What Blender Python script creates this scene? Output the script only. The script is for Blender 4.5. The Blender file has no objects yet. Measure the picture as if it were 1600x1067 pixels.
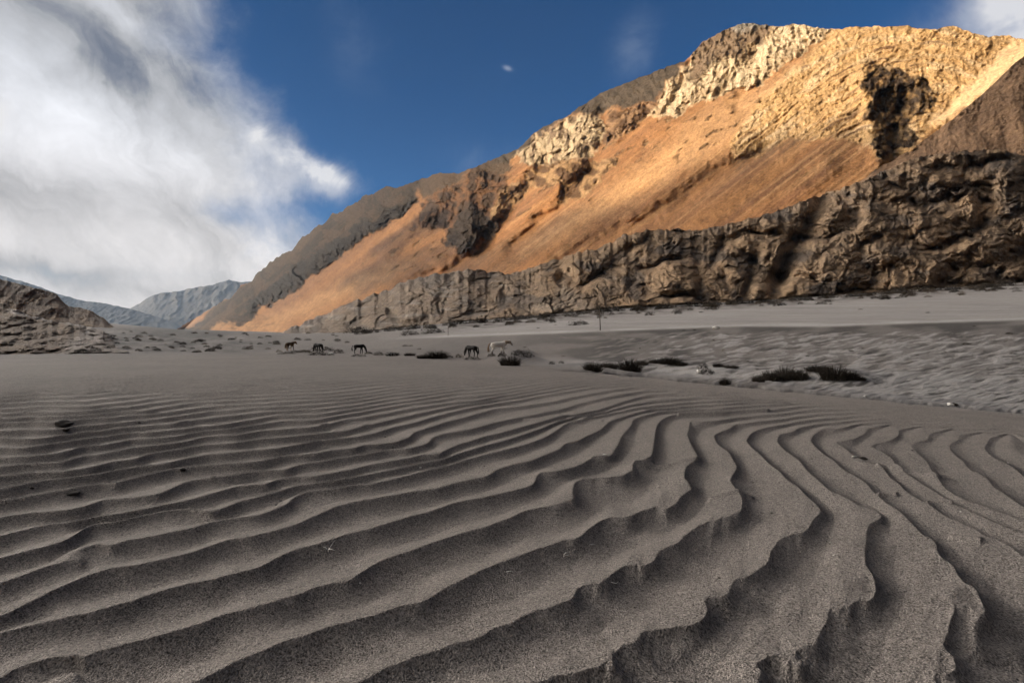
import bpy, math, random
import numpy as np
from mathutils import Vector, Matrix
random.seed(7); rng = np.random.default_rng(11)
S = bpy.context.scene
C = S.collection
rad = math.radians
# ---------------------------------------------------------------- camera
F, CX, HZ, ZC = 889.0, 800.0, 520.0, 1.0        # focal length and horizon of the photograph (1600 x 1067), eye height
cam_d = bpy.data.cameras.new('camera'); cam = bpy.data.objects.new('camera', cam_d); C.objects.link(cam)
cam.location = (0, 0, ZC); cam.rotation_euler = (rad(90), 0, 0)
cam_d.sensor_width = 36; cam_d.lens = 36*F/1600; cam_d.shift_y = -13.5/1600
cam_d.clip_start = 0.05; cam_d.clip_end = 60000
S.camera = cam
S.view_settings.view_transform = 'Standard'; S.view_settings.look = 'None'
S.view_settings.exposure = 0.0; S.view_settings.gamma = 1.0
# ---------------------------------------------------------------- sun
SUN_AZ, SUN_EL = -100.0, 18.0                     # azimuth from straight ahead (+Y), negative = left
L = np.array([math.sin(rad(SUN_AZ))*math.cos(rad(SUN_EL)), math.cos(rad(SUN_AZ))*math.cos(rad(SUN_EL)), math.sin(rad(SUN_EL))])
sd = bpy.data.lights.new('sun', 'SUN'); sd.energy = 5.0; sd.angle = rad(0.5); sd.color = (1.0, 0.81, 0.54)
sun = bpy.data.objects.new('sun', sd); C.objects.link(sun)
sun.rotation_euler = Vector(L).to_track_quat('Z', 'Y').to_euler(); sun.location = (0, 0, 50)
# ---------------------------------------------------------------- sky
W = bpy.data.worlds.new("World"); S.world = W; W.use_nodes = True
nt = W.node_tree; nt.nodes.clear()
def N(t, tree=None, **k):
    n = (tree or nt).nodes.new(t)
    for a, b in k.items(): setattr(n, a, b)
    return n
class G:                                           # tiny helper for node maths
    def __init__(s, tree): s.t = tree
    def _in(s, sock, v):
        if isinstance(v, (int, float)): sock.default_value = v
        elif isinstance(v, tuple): sock.default_value = v
        else: s.t.links.new(v, sock)
    def m(s, op, a, b=0.0, c=0.0, clamp=False):
        n = s.t.nodes.new('ShaderNodeMath'); n.operation = op; n.use_clamp = clamp
        s._in(n.inputs[0], a); s._in(n.inputs[1], b); s._in(n.inputs[2], c); return n.outputs[0]
    def sstep(s, x, lo, hi, a=0.0, b=1.0):
        n = s.t.nodes.new('ShaderNodeMapRange'); n.interpolation_type = 'SMOOTHSTEP'; n.clamp = True
        for i, v in enumerate((x, lo, hi, a, b)): s._in(n.inputs[i], v)
        return n.outputs[0]
    def mix(s, f, a, b, blend='MIX'):
        n = s.t.nodes.new('ShaderNodeMix'); n.data_type = 'RGBA'; n.blend_type = blend
        s._in(n.inputs[0], f); s._in(n.inputs[6], a); s._in(n.inputs[7], b); return n.outputs[2]
    def noise(s, vec, scale, detail=4, rough=.5, dist=0.0, col=False):
        n = s.t.nodes.new('ShaderNodeTexNoise'); s.t.links.new(vec, n.inputs['Vector'])
        n.inputs['Scale'].default_value = scale; n.inputs['Detail'].default_value = detail
        n.inputs['Roughness'].default_value = rough; n.inputs['Distortion'].default_value = dist
        return n.outputs[1 if col else 0]
    def comb(s, x, y, z=0.0):
        n = s.t.nodes.new('ShaderNodeCombineXYZ'); s._in(n.inputs[0], x); s._in(n.inputs[1], y); s._in(n.inputs[2], z); return n.outputs[0]
g = G(nt)
tc = N('ShaderNodeTexCoord'); sep = N('ShaderNodeSeparateXYZ'); nt.links.new(tc.outputs['Generated'], sep.inputs[0])
dx, dy, dz = sep.outputs
R2D = 57.2958
az0 = g.m('MULTIPLY', g.m('ARCTAN2', dx, dy), R2D)         # degrees right of straight ahead
el0 = g.m('MULTIPLY', g.m('ARCSINE', dz), R2D)             # degrees above the horizon
def AE(px, py):
    x, y, z = (px-CX)/F, 1.0, (HZ-py)/F
    return math.degrees(math.atan2(x, y)), math.degrees(math.atan2(z, math.hypot(x, y)))
dirv = tc.outputs['Generated']
n1 = g.noise(dirv, 2.2, 6, .55, .4, col=True)
s1 = N('ShaderNodeSeparateColor'); nt.links.new(n1, s1.inputs[0])
n2 = g.noise(dirv, 7.0, 7, .6, .6, col=True)
s2 = N('ShaderNodeSeparateColor'); nt.links.new(n2, s2.inputs[0])
wob = lambda a, b, k1, k2: g.m('ADD', g.m('MULTIPLY', g.m('SUBTRACT', a, .5), k1), g.m('MULTIPLY', g.m('SUBTRACT', b, .5), k2))
az = g.m('ADD', az0, wob(s1.outputs[0], s2.outputs[0], 13, 7))
el = g.m('ADD', el0, wob(s1.outputs[1], s2.outputs[1], 8, 5))
fine = g.noise(dirv, 14, 6, .6, .3)
# right edge of the cloud bank as a curve azimuth(elevation)
edge_pts = [(60, -60), (35, -40), *[(AE(x, y)[1], AE(x, y)[0]) for x, y in ((345, 0), (350, 60), (400, 105), (430, 160), (475, 205), (496, 250), (506, 285), (462, 315), (438, 335), (490, 370), (540, 420), (560, 500))], (-10, -10)]
edge_pts.sort()
fc = N('ShaderNodeFloatCurve'); cm = fc.mapping; cv = cm.curves[0]
e_lo, e_hi, a_lo, a_hi = -10.0, 60.0, -70.0, 10.0
pts = [((e-e_lo)/(e_hi-e_lo), (a-a_lo)/(a_hi-a_lo)) for e, a in edge_pts]
cv.points[0].location = pts[0]; cv.points[1].location = pts[-1]
for p in pts[1:-1]: cv.points.new(*p)
cm.update()
nt.links.new(g.m('DIVIDE', g.m('SUBTRACT', el, e_lo), e_hi-e_lo, clamp=True), fc.inputs['Value'])
edge = g.m('ADD', g.m('MULTIPLY', fc.outputs[0], a_hi-a_lo), a_lo)
cover = g.sstep(g.m('ADD', g.m('SUBTRACT', edge, az), g.m('MULTIPLY', g.m('SUBTRACT', fine, .5), 9.0)), -4.0, 8.5)
cover = g.m('MULTIPLY', cover, g.sstep(az0, -178, -120))
def blob(px, py, rx, ry, ang=0.0, soft=1.0, azs=None, els=None):
    a0, e0 = AE(px, py); k = 1/15.5                         # photo pixels to degrees, roughly
    c_, s_ = math.cos(rad(ang)), math.sin(rad(ang))
    X = g.m('SUBTRACT', azs or az, a0); Y = g.m('SUBTRACT', els or el, e0)
    u = g.m('DIVIDE', g.m('ADD', g.m('MULTIPLY', X, c_), g.m('MULTIPLY', Y, s_)), rx*k)
    v = g.m('DIVIDE', g.m('SUBTRACT', g.m('MULTIPLY', Y, c_), g.m('MULTIPLY', X, s_)), ry*k)
    r2 = g.m('ADD', g.m('MULTIPLY', u, u), g.m('MULTIPLY', v, v))
    return g.m('EXPONENT', g.m('MULTIPLY', r2, -soft))
# streaky inner structure, falling from the upper right
stv = g.comb(g.m('ADD', g.m('MULTIPLY', az, .055), g.m('MULTIPLY', el, .035)), g.m('MULTIPLY', g.m('SUBTRACT', el, g.m('MULTIPLY', az, .2)), .03), 3.1)
st = g.noise(stv, 2.6, 8, .6, .5)
bright = g.m('ADD', .585, g.m('MULTIPLY', g.m('SUBTRACT', st, .5), .95))
bright = g.m('ADD', bright, g.m('MULTIPLY', g.m('SUBTRACT', fine, .5), .34))
for (px, py, rx, ry, an, w) in ((90, 235, 260, 60, 0, .22), (330, 290, 180, 90, -60, .14), (180, 400, 260, 60, 0, .10), (20, 160, 60, 50, 0, .1),
                                (150, 75, 150, 30, -35, -.16), (300, 70, 120, 60, -25, -.22), (40, 30, 120, 60, 0, -.12), (60, 300, 80, 22, -20, -.12), (340, 335, 90, 34, -10, -.14),
                                (30, 425, 130, 14, 0, -.22), (150, 455, 120, 14, -8, -.20), (60, 118, 40, 60, 30, .08), (230, 20, 130, 18, -12, .2)):
    bright = g.m('ADD', bright, g.m('MULTIPLY', blob(px, py, rx, ry, an), w))
bright = g.m('MAXIMUM', bright, .21)
# thin parts let the blue through
thin = g.m('MULTIPLY', g.sstep(bright, .16, .50, .72, 1.0), cover)
puff = blob(415, 192, 17, 12, 20, 1.2)
for a in ((470, 238, 34, 16, -30, 1.0), (492, 270, 24, 26, 30, 1.0), (8, 193, 14, 14, 0, 1.0), (1580, 30, 60, 42, 25, .8), (1530, 12, 30, 22, 0, 1.0)):
    puff = g.m('ADD', puff, blob(*a))
puff = g.m('MINIMUM', g.m('MULTIPLY', puff, g.sstep(fine, .25, .55, .55, 1.15)), 1.0)
wisp = blob(990, 85, 30, 26, 30, 1.0)
for a in ((740, 238, 60, 22, 10, .9), (580, 25, 20, 60, 10, .9), (560, 330, 80, 14, 25, 1.2), (510, 365, 50, 20, 25, 1)):
    wisp = g.m('ADD', wisp, g.m('MULTIPLY', blob(*a), .55))
wisp = g.m('MULTIPLY', wisp, g.sstep(s2.outputs[2], .35, .62))
small = blob(793, 107, 6.5, 3, -15, 1.0, az0, el0)
sky = N('ShaderNodeTexSky', sky_type='NISHITA'); sky.sun_disc = False
sky.sun_elevation = rad(SUN_EL); sky.sun_rotation = rad(SUN_AZ); sky.altitude = 3800; sky.air_density = 1.0; sky.dust_density = .3; sky.ozone_density = 2.0
SKY_STR = 0.10
hsv = N('ShaderNodeHueSaturation'); hsv.inputs['Saturation'].default_value = 1.45; hsv.inputs['Value'].default_value = .90
nt.links.new(sky.outputs[0], hsv.inputs['Color'])
skyc = g.mix(1.0, hsv.outputs[0], (0.80, 0.92, 1.0, 1), 'MULTIPLY')
K = 1/SKY_STR
# grey veil added over the unseen sky, to lower and neutralise the fill
veil = g.m('MAXIMUM', g.sstep(el0, 34, 50), g.m('MAXIMUM', g.sstep(az0, 48, 75), g.sstep(az0, -48, -75)))
skyc = g.mix(g.m('MULTIPLY', veil, .85), skyc, (.030*K, .030*K, .031*K, 1))
warm = g.sstep(el0, 0, 22)
ccol = g.mix(warm, (1.03, .95, .90, 1), (.95, .97, 1.03, 1))
gsc = g.m('MULTIPLY', bright, K)
gcol = N('ShaderNodeVectorMath', operation='SCALE'); nt.links.new(ccol, gcol.inputs[0]); nt.links.new(gsc, gcol.inputs['Scale'])
cl = g.mix(thin, skyc, gcol.outputs[0])
cl = g.mix(g.m('MULTIPLY', wisp, .13), cl, (.62*K, .68*K, .80*K, 1))
cl = g.mix(g.m('MULTIPLY', puff, .85), cl, (.84*K, .83*K, .84*K, 1))
cl = g.mix(g.m('MULTIPLY', small, .4), cl, (.6*K, .65*K, .75*K, 1))
# glow added to the unseen sky left of the frame, to light the valley
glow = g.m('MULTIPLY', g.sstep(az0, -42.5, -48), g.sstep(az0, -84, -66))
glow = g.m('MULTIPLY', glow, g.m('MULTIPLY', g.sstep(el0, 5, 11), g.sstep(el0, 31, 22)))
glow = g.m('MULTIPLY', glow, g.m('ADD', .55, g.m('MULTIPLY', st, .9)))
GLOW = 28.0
glow2 = g.m('MULTIPLY', g.m('MULTIPLY', g.sstep(az0, -46, -68), g.sstep(az0, -124, -106)), g.m('MULTIPLY', g.sstep(el0, 22, 29), g.sstep(el0, 50, 40)))  # second added glow, higher and further round, to brighten the foothills
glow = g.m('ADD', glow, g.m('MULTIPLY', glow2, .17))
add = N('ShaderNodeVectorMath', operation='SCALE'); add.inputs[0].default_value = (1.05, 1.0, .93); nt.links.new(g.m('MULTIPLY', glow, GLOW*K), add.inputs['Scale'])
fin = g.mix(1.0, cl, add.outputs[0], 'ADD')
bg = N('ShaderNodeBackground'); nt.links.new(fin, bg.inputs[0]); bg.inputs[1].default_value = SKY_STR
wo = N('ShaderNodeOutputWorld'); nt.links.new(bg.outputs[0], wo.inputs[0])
W.cycles.sampling_method = 'MANUAL'; W.cycles.sample_map_resolution = 1024

# ---------------------------------------------------------------- numeric helpers
def tag(o, label=None, cat=None, group=None, kind=None):
    if label: o['label'] = label
    if cat: o['category'] = cat
    if group: o['group'] = group
    if kind: o['kind'] = kind
    return o
_perm = rng.permutation(4096)
_gr = rng.uniform(0, 2*np.pi, 4096); _gx, _gy = np.cos(_gr), np.sin(_gr)
def perlin(x, y, seed=0):
    x = np.asarray(x, float); y = np.asarray(y, float); x, y = np.broadcast_arrays(x, y)
    xi = np.floor(x).astype(np.int64); yi = np.floor(y).astype(np.int64); xf = x-xi; yf = y-yi
    u = xf*xf*xf*(xf*(xf*6-15)+10); v = yf*yf*yf*(yf*(yf*6-15)+10)
    def gd(ix, iy, fx, fy):
        h = _perm[(_perm[(ix+seed*131) & 4095]+iy*7) & 4095]
        return _gx[h]*fx+_gy[h]*fy
    a = gd(xi, yi, xf, yf); b = gd(xi+1, yi, xf-1, yf); c = gd(xi, yi+1, xf, yf-1); d = gd(xi+1, yi+1, xf-1, yf-1)
    return (a+u*(b-a)+v*((c+u*(d-c))-(a+u*(b-a))))*1.5
def fbm(x, y, oct=5, seed=0, rough=.5, lac=2.03):
    r = 0; a = 1; t = 0
    for i in range(oct):
        r = r+a*perlin(x, y, seed+i); t += a; a *= rough; x = x*lac+13.7; y = y*lac+5.1
    return r/t
def ridged(x, y, oct=5, seed=0, rough=.55, lac=2.1):
    r = 0; a = 1; t = 0; w = 1
    for i in range(oct):
        n = 1-np.abs(perlin(x, y, seed+i))*1.6; n = n*n*w; r = r+a*n; t += a; w = np.clip(n*1.4, 0, 1); a *= rough; x = x*lac+3.3; y = y*lac+9.2
    return r/t
def facet(x, y, seed=0, tilt=1.0):
    """broken rock: every cell is a small plane with its own height and tilt"""
    x, y = np.broadcast_arrays(np.asarray(x, float), np.asarray(y, float))
    xi = np.floor(x).astype(np.int64); yi = np.floor(y).astype(np.int64); best = np.full(x.shape, 9.); out = np.zeros(x.shape)
    for i in (-1, 0, 1):
        for j in (-1, 0, 1):
            h = _perm[(_perm[(xi+i+seed*57) & 4095]+(yi+j)*13) & 4095]; h2 = _perm[(h+77) & 4095]; h3 = _perm[(h+991) & 4095]
            dx = x-(xi+i+.15+.7*h/4096.); dy = y-(yi+j+.15+.7*h2/4096.); d = dx*dx+dy*dy; m_ = d < best
            best = np.where(m_, d, best); out = np.where(m_, (h3/4096.-.5)+tilt*(dx*_gx[h]+dy*_gy[h]), out)
    return out
def crack_rock(px, py, s, seed=0):
    wx = px+fbm(px/(s*1.2), py/(s*1.2), 3, seed)*s*.7; wy = py+fbm(px/(s*1.2)+7, py/(s*1.2), 3, seed+3)*s*.7
    return facet(wx/s, wy/s*1.2, seed+5, 1.1)+.5*facet(wx/s*2.3, wy/s*2.5, seed+6, 1.1)+.26*facet(wx/s*5.1, wy/s*5.3, seed+7, 1.1)
def along(px, py, pts, w):
    """1 on a line falling to 0 at distance w"""
    d2 = np.full(px.shape, 1e9)
    for (ax, ay), (bx, by) in zip(pts[:-1], pts[1:]):
        t = np.clip(((px-ax)*(bx-ax)+(py-ay)*(by-ay))/((bx-ax)**2+(by-ay)**2), 0, 1); d2 = np.minimum(d2, (px-ax-t*(bx-ax))**2+(py-ay-t*(by-ay))**2)
    return np.exp(-d2/w**2)
def sm(x, a, b):
    t = np.clip((x-a)/(b-a), 0, 1); return t*t*(3-2*t)
def curve(pts):
    xs = np.array([p[0] for p in pts], float); ys = np.array([p[1] for p in pts], float)
    return lambda x: np.interp(x, xs, ys)
def P3(px, py, T):
    return T*(px-CX)/F, T*np.ones_like(px*1.0), ZC+T*(HZ-py)/F
def grid_mesh(name, X, Y, Z, mat, col=None, smooth=True, attrs=None):
    r, c = X.shape
    me = bpy.data.meshes.new(name)
    co = np.stack([X, Y, Z], -1).reshape(-1, 3).astype(np.float32)
    idx = np.arange(r*c).reshape(r, c)
    f = np.stack([idx[:-1, :-1], idx[:-1, 1:], idx[1:, 1:], idx[1:, :-1]], -1).reshape(-1, 4)
    me.vertices.add(len(co)); me.vertices.foreach_set('co', co.ravel())
    me.loops.add(f.size); me.loops.foreach_set('vertex_index', f.ravel().astype(np.int32))
    me.polygons.add(len(f)); me.polygons.foreach_set('loop_start', np.arange(0, f.size, 4, dtype=np.int32)); me.polygons.foreach_set('loop_total', np.full(len(f), 4, np.int32))
    me.polygons.foreach_set('use_smooth', np.full(len(f), smooth))
    me.update(calc_edges=True); me.validate()
    if col is not None:
        a = me.color_attributes.new('albedo', 'FLOAT_COLOR', 'POINT')
        cc = np.ones((r*c, 4), np.float32); cc[:, :3] = col.reshape(-1, 3); a.data.foreach_set('color', cc.ravel())
    if attrs:
        for k, v in attrs.items():
            a = me.attributes.new(k, 'FLOAT', 'POINT'); a.data.foreach_set('value', v.ravel().astype(np.float32))
    me.materials.append(mat)
    o = bpy.data.objects.new(name, me); C.objects.link(o); return o
def poly_mask(px, py, pts, soft=3.0):
    """signed soft mask of a polygon outlined by points"""
    pts = np.array(pts, float); n = len(pts)
    inside = np.zeros(px.shape, bool); d2 = np.full(px.shape, 1e9)
    x0, y0 = pts.min(0)-3*soft-5; x1, y1 = pts.max(0)+3*soft+5
    sel = (px > x0) & (px < x1) & (py > y0) & (py < y1)
    X = px[sel]; Y = py[sel]; ins = np.zeros(X.shape, bool); dd = np.full(X.shape, 1e9)
    for i in range(n):
        ax, ay = pts[i]; bx, by = pts[(i+1) % n]
        cond = ((ay > Y) != (by > Y)); xx = (bx-ax)*(Y-ay)/((by-ay) if by != ay else 1e-9)+ax
        ins ^= cond & (X < xx)
        t = np.clip(((X-ax)*(bx-ax)+(Y-ay)*(by-ay))/max((bx-ax)**2+(by-ay)**2, 1e-9), 0, 1)
        dd = np.minimum(dd, (X-ax-t*(bx-ax))**2+(Y-ay-t*(by-ay))**2)
    s = np.sqrt(dd)*np.where(ins, 1, -1)
    out = np.zeros(px.shape); out[sel] = np.clip(.5+s/(2*soft), 0, 1); return out
# ---------------------------------------------------------------- materials
def new_mat(name):
    m = bpy.data.materials.new(name); m.use_nodes = True; t = m.node_tree; b = t.nodes['Principled BSDF']
    b.inputs['Specular IOR Level'].default_value = .15; b.inputs['Roughness'].default_value = .95
    return m, t, b, G(t)
def rock_mat(name, scales, amt, bump, colvar=.35, grain=None):
    m, t, b, q = new_mat(name)
    at = N('ShaderNodeAttribute', t, attribute_name='albedo'); tc = N('ShaderNodeTexCoord', t)
    v = tc.outputs['Object']; h = None; cvs = None
    for i, (s, w) in enumerate(zip(scales, amt)):
        n = q.m('MULTIPLY', q.m('SUBTRACT', q.noise(v, s, 6, .62, .3), .5), w)
        h = n if h is None else q.m('ADD', h, n)
    fac = q.m('ADD', 1.0, q.m('MULTIPLY', h, colvar))
    sc = N('ShaderNodeVectorMath', t, operation='SCALE'); t.links.new(at.outputs['Color'], sc.inputs[0]); t.links.new(fac, sc.inputs['Scale'])
    t.links.new(sc.outputs[0], b.inputs['Base Color'])
    bp = N('ShaderNodeBump', t); bp.inputs['Strength'].default_value = 1.0; bp.inputs['Distance'].default_value = bump
    rk = N('ShaderNodeAttribute', t, attribute_name='rock')
    t.links.new(q.m('MULTIPLY', h, q.m('ADD', q.m('MULTIPLY', rk.outputs['Fac'], .8), .2)), bp.inputs['Height'])
    t.links.new(bp.outputs[0], b.inputs['Normal'])
    return m
M_mtn = rock_mat('mountain_rock', (1/50, 1/11, 1/2.8), (.4, .7, .9), 9, 1.7)
M_foot = rock_mat('foothill_rock', (1/18, 1/5, 1/1.4), (.8, .9, .9), 2.6, 1.7)
M_near = rock_mat('bank_rock', (1/6, 1/1.5, 1/.4), (1, .7, .45), 1.2, 1.2)
M_far = rock_mat('far_rock', (1/700, 1/200), (1, .5), 120, .8)
def simple_mat(name, col, rough=.9, var=.3, scale=8, bump=0.0, spec=.2):
    m, t, b, q = new_mat(name); tc = N('ShaderNodeTexCoord', t)
    n = q.noise(tc.outputs['Object'], scale, 5, .6)
    c1 = tuple(c*(1-var) for c in col)+(1,); c2 = tuple(min(1, c*(1+var)) for c in col)+(1,)
    t.links.new(q.mix(n, c1, c2), b.inputs['Base Color']); b.inputs['Roughness'].default_value = rough
    b.inputs['Specular IOR Level'].default_value = spec
    if bump:
        bp = N('ShaderNodeBump', t); bp.inputs['Distance'].default_value = bump; t.links.new(n, bp.inputs['Height']); t.links.new(bp.outputs[0], b.inputs['Normal'])
    return m
# sand: coarse mixed grains, light and dark
m, t, b, q = new_mat('coarse_sand'); M_sand = m
tc_ = N('ShaderNodeTexCoord', t); at = N('ShaderNodeAttribute', t, attribute_name='albedo')
vo = tc_.outputs['Object']
gr1 = q.noise(vo, 150, 2, .6); gr2 = q.noise(vo, 61, 2, .6); gr3 = q.noise(vo, 4.0, 5, .6); gr4 = q.noise(vo, .35, 5, .6)
gsum = q.m('ADD', q.m('MULTIPLY', q.m('SUBTRACT', gr1, .5), 3.6), q.m('MULTIPLY', q.m('SUBTRACT', gr2, .5), 1.5))
fac = q.m('ADD', 1.0, gsum); fac = q.m('ADD', fac, q.m('MULTIPLY', q.m('SUBTRACT', gr3, .5), .45)); fac = q.m('ADD', fac, q.m('MULTIPLY', q.m('SUBTRACT', gr4, .5), .4))
fac = q.m('MAXIMUM', fac, .12)
sc = N('ShaderNodeVectorMath', t, operation='SCALE'); t.links.new(at.outputs['Color'], sc.inputs[0]); t.links.new(fac, sc.inputs['Scale'])
t.links.new(sc.outputs[0], b.inputs['Base Color'])
bp = N('ShaderNodeBump', t); bp.inputs['Distance'].default_value = .006; bp.inputs['Strength'].default_value = .8
t.links.new(gsum, bp.inputs['Height']); t.links.new(bp.outputs[0], b.inputs['Normal'])

# ---------------------------------------------------------------- ground
yh_f = curve([(-6000, 500), (-300, 499), (0, 499), (160, 503), (280, 514), (450, 518), (560, 514), (700, 497), (940, 474), (1200, 458), (1600, 430), (1900, 412), (7600, 400)])
h2_f = curve([(-300, 2.6), (450, 2.6), (800, 4.0), (1900, 4.0)])
ye_f = curve([(-300, 561), (0, 561), (200, 560), (450, 555), (700, 558), (800, 564), (870, 574), (1100, 599), (1265, 614), (1600, 647), (1900, 676)])
def invT(px, py):
    ye = ye_f(px); D = (py-HZ)/(F*ZC); Pn = (py-yh_f(px))/(F*h2_f(px))
    w = sm(py, ye-11, ye+3)
    return np.where(py > ye+3, D, np.maximum(Pn, 1e-4)*(1-w)+np.maximum(D, 1e-4)*w)
def gpos(px, py):                                  # ground point seen at a photo pixel
    px = float(px); py = float(py); T = 1/float(invT(np.array(px), np.array(py)))
    return Vector((T*(px-CX)/F, T, ZC+T*(HZ-py)/F)), T

CR = {}
def cr(k, *p): CR.setdefault(k, []).append(p)
cr(4, (-60,1085),(0,1056),(25,1042),(50,1034),(75,1027),(95,1026),(118,1024),(132,1028),(142,1020),(160,1012),(180,1008),(205,1004),(240,995),(275,985),(312,972),(350,960),(400,946),(445,935),(460,931),(490,919),(520,910),(545,907),(562,896),(585,880),(615,869),(645,859),(675,847),(712,835),(745,826),(775,817),(800,809),(820,797),(847,792),(872,792),(888,787),(900,779),(893,765),(896,752),(910,746),(940,744),(975,741),(993,736),(988,724),(1015,717),(1023,705),(1021,690),(1026,677),(1028,662),(1038,652),(1058,646),(1100,645),(1200,640),(1260,634),(1330,630))
cr(3, (70,1085),(85,1066),(107,1052),(120,1044))
cr(3, (270,1080),(300,1066),(320,1057),(350,1045),(375,1027),(400,1019),(445,1002),(487,987),(540,972),(580,962),(610,951),(630,944),(662,939),(682,927),(707,910),(732,900),(755,890),(777,881),(800,874),(830,860),(860,849),(882,844),(900,846),(912,835),(925,822),(942,812),(972,805),(1015,799),(1040,796),(1055,788),(1065,775),(1082,764),(1077,755),(1070,750),(1072,738),(1076,727),(1090,715),(1082,700),(1075,692),(1070,680),(1077,668),(1080,655))
cr(2, (530,1082),(560,1066),(590,1050),(625,1035),(660,1022),(695,1010),(737,1000),(770,986),(800,973),(835,952),(852,950),(870,937),(895,935),(907,920),(930,907),(955,895),(975,884),(1000,880),(1015,872),(1040,860),(1060,845),(1075,827),(1095,819),(1120,815),(1150,810),(1160,797),(1163,778),(1157,770),(1149,759),(1142,750),(1152,730),(1135,707),(1122,695),(1115,680),(1140,670),(1150,660))
cr(1, (760,1085),(825,1066),(880,1050),(920,1042),(962,1035),(965,1017),(975,1002),(1005,990),(1040,979),(1075,974),(1097,966),(1104,950),(1102,930),(1112,922),(1140,912),(1162,907),(1182,892),(1197,887),(1200,872),(1202,860),(1204,840),(1215,834),(1245,830),(1262,825),(1265,815),(1285,802),(1275,786),(1257,772),(1245,757),(1227,747),(1200,722),(1190,710),(1165,688),(1178,675),(1200,665))
cr(0, (1172,1090),(1175,1066),(1177,1040),(1200,1022),(1215,1018),(1247,1015),(1270,1008),(1277,995),(1277,975),(1287,960),(1310,950),(1335,937),(1355,935),(1367,922),(1360,895),(1347,875),(1332,853),(1357,845),(1357,830),(1355,816),(1380,807),(1365,794),(1340,786),(1300,768),(1275,745),(1252,724),(1237,712),(1211,688),(1217,676),(1241,674),(1246,664))
cr(-1, (1480,1090),(1472,1066),(1465,1045),(1462,1015),(1465,987),(1482,975),(1507,971),(1522,962),(1545,958),(1525,930),(1500,902),(1470,867),(1462,850),(1440,831),(1420,812),(1385,790),(1362,764),(1345,750),(1312,730),(1305,720),(1285,707),(1260,687),(1270,677),(1290,665))
cr(-1.45, (1640,1000),(1600,985),(1575,976))
cr(-2, (1640,885),(1600,865),(1562,845),(1540,832),(1500,816),(1460,795),(1420,770),(1407,755),(1390,745),(1382,730),(1352,718),(1332,710),(1325,702),(1305,690),(1335,687),(1355,677),(1350,664))
cr(-3, (1640,840),(1590,830),(1555,815),(1500,790),(1460,765),(1430,748),(1410,738),(1395,724),(1392,715),(1362,696),(1390,687),(1405,680),(1392,664))
cr(-4, (1640,825),(1560,800),(1510,783),(1475,762),(1465,745),(1452,733),(1450,720),(1430,705),(1415,694),(1435,690),(1452,685),(1438,668))
cr(-5, (1640,805),(1590,790),(1570,770),(1550,757),(1545,747),(1515,732),(1507,720),(1470,696),(1500,688),(1488,672))
cr(-6, (1640,770),(1600,745),(1575,725),(1525,699),(1542,692),(1535,676))
cr(-7, (1640,730),(1600,712),(1577,701),(1583,692),(1578,678))
cr(5, (-60,1000),(0,987),(45,974),(87,966),(140,955),(190,942),(225,931),(260,920),(295,911),(337,902),(400,886),(430,872),(462,857),(495,849),(535,837),(575,826),(615,815),(640,807),(665,800),(710,786),(732,781),(770,775),(800,766),(832,756),(834,745),(842,737),(870,736),(892,731),(912,725),(925,714),(950,714),(962,710),(966,700),(970,685),(972,675),(985,662),(982,656),(1000,650),(1030,642))
cr(6, (-60,985),(0,962),(22,952),(62,932),(100,912),(140,896),(175,886),(215,880),(250,872),(300,861),(332,849),(362,840),(400,836),(437,826),(470,815),(507,797),(530,789),(560,782),(590,777),(625,771),(652,765),(682,762),(707,755),(745,747),(762,744),(775,732),(800,725),(830,721),(855,710),(877,702),(882,692),(905,688),(920,680),(940,672),(950,658),(975,650),(1020,638))
cr(7, (-60,930),(0,911),(32,899),(65,886),(100,877),(130,873))
cr(7, (100,864),(112,860),(130,852),(150,847),(175,851),(195,844),(225,839),(250,835),(300,824),(337,812),(362,809),(400,805),(420,799),(450,787),(460,775),(482,767),(505,764),(535,761),(560,755),(582,755),(600,750),(640,741),(677,731),(712,722),(750,711),(800,699),(832,691),(857,680),(870,672),(885,660),(940,648),(1000,636))
cr(8, (-60,890),(0,872),(35,862),(70,854),(100,845),(120,832),(135,821),(150,816),(185,812),(215,804),(250,797),(295,792),(332,799),(355,792),(375,782),(400,776),(420,770),(442,765))
cr(9, (-60,850),(0,835),(37,826),(75,817),(117,812),(140,808),(185,802),(225,795),(290,782),(352,764),(370,758),(400,756),(415,756),(437,747),(460,745),(495,744),(520,739),(550,734),(575,726),(612,720),(640,715),(660,710),(687,709),(705,699),(725,692),(760,681),(800,672),(860,655),(940,640))
cr(10, (-60,820),(0,807),(50,800),(100,796),(137,789),(160,780),(190,777),(245,774),(270,760),(295,750),(315,747),(350,743),(400,735),(445,735),(467,725),(500,720),(532,714),(570,709),(607,701),(640,700),(670,692),(675,682),(702,675),(737,670),(775,659),(800,654),(870,641))
cr(11, (-60,792),(0,780),(32,776),(87,765),(135,756),(160,752),(180,754),(220,742),(265,730),(310,725),(375,722),(400,721),(427,715),(450,710),(495,708),(525,702),(555,700),(572,694),(590,694),(620,690),(642,682),(645,675),(670,667),(700,657),(732,650),(775,638),(800,636),(860,628))
cr(12, (-60,775),(0,762),(37,755),(75,747),(120,742),(160,736),(190,730),(220,725),(265,722),(290,715),(325,708),(350,707),(400,702),(432,700),(465,694),(500,687),(535,684),(560,682),(590,675),(615,666),(650,659),(690,647),(730,638),(790,628))
cr(13, (-60,752),(0,742),(50,737),(100,735),(135,730),(175,720),(212,715),(240,705),(280,700),(320,694),(360,692),(400,686),(450,682),(500,677),(540,673),(575,664),(620,653),(660,644),(720,632),(790,622))
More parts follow.
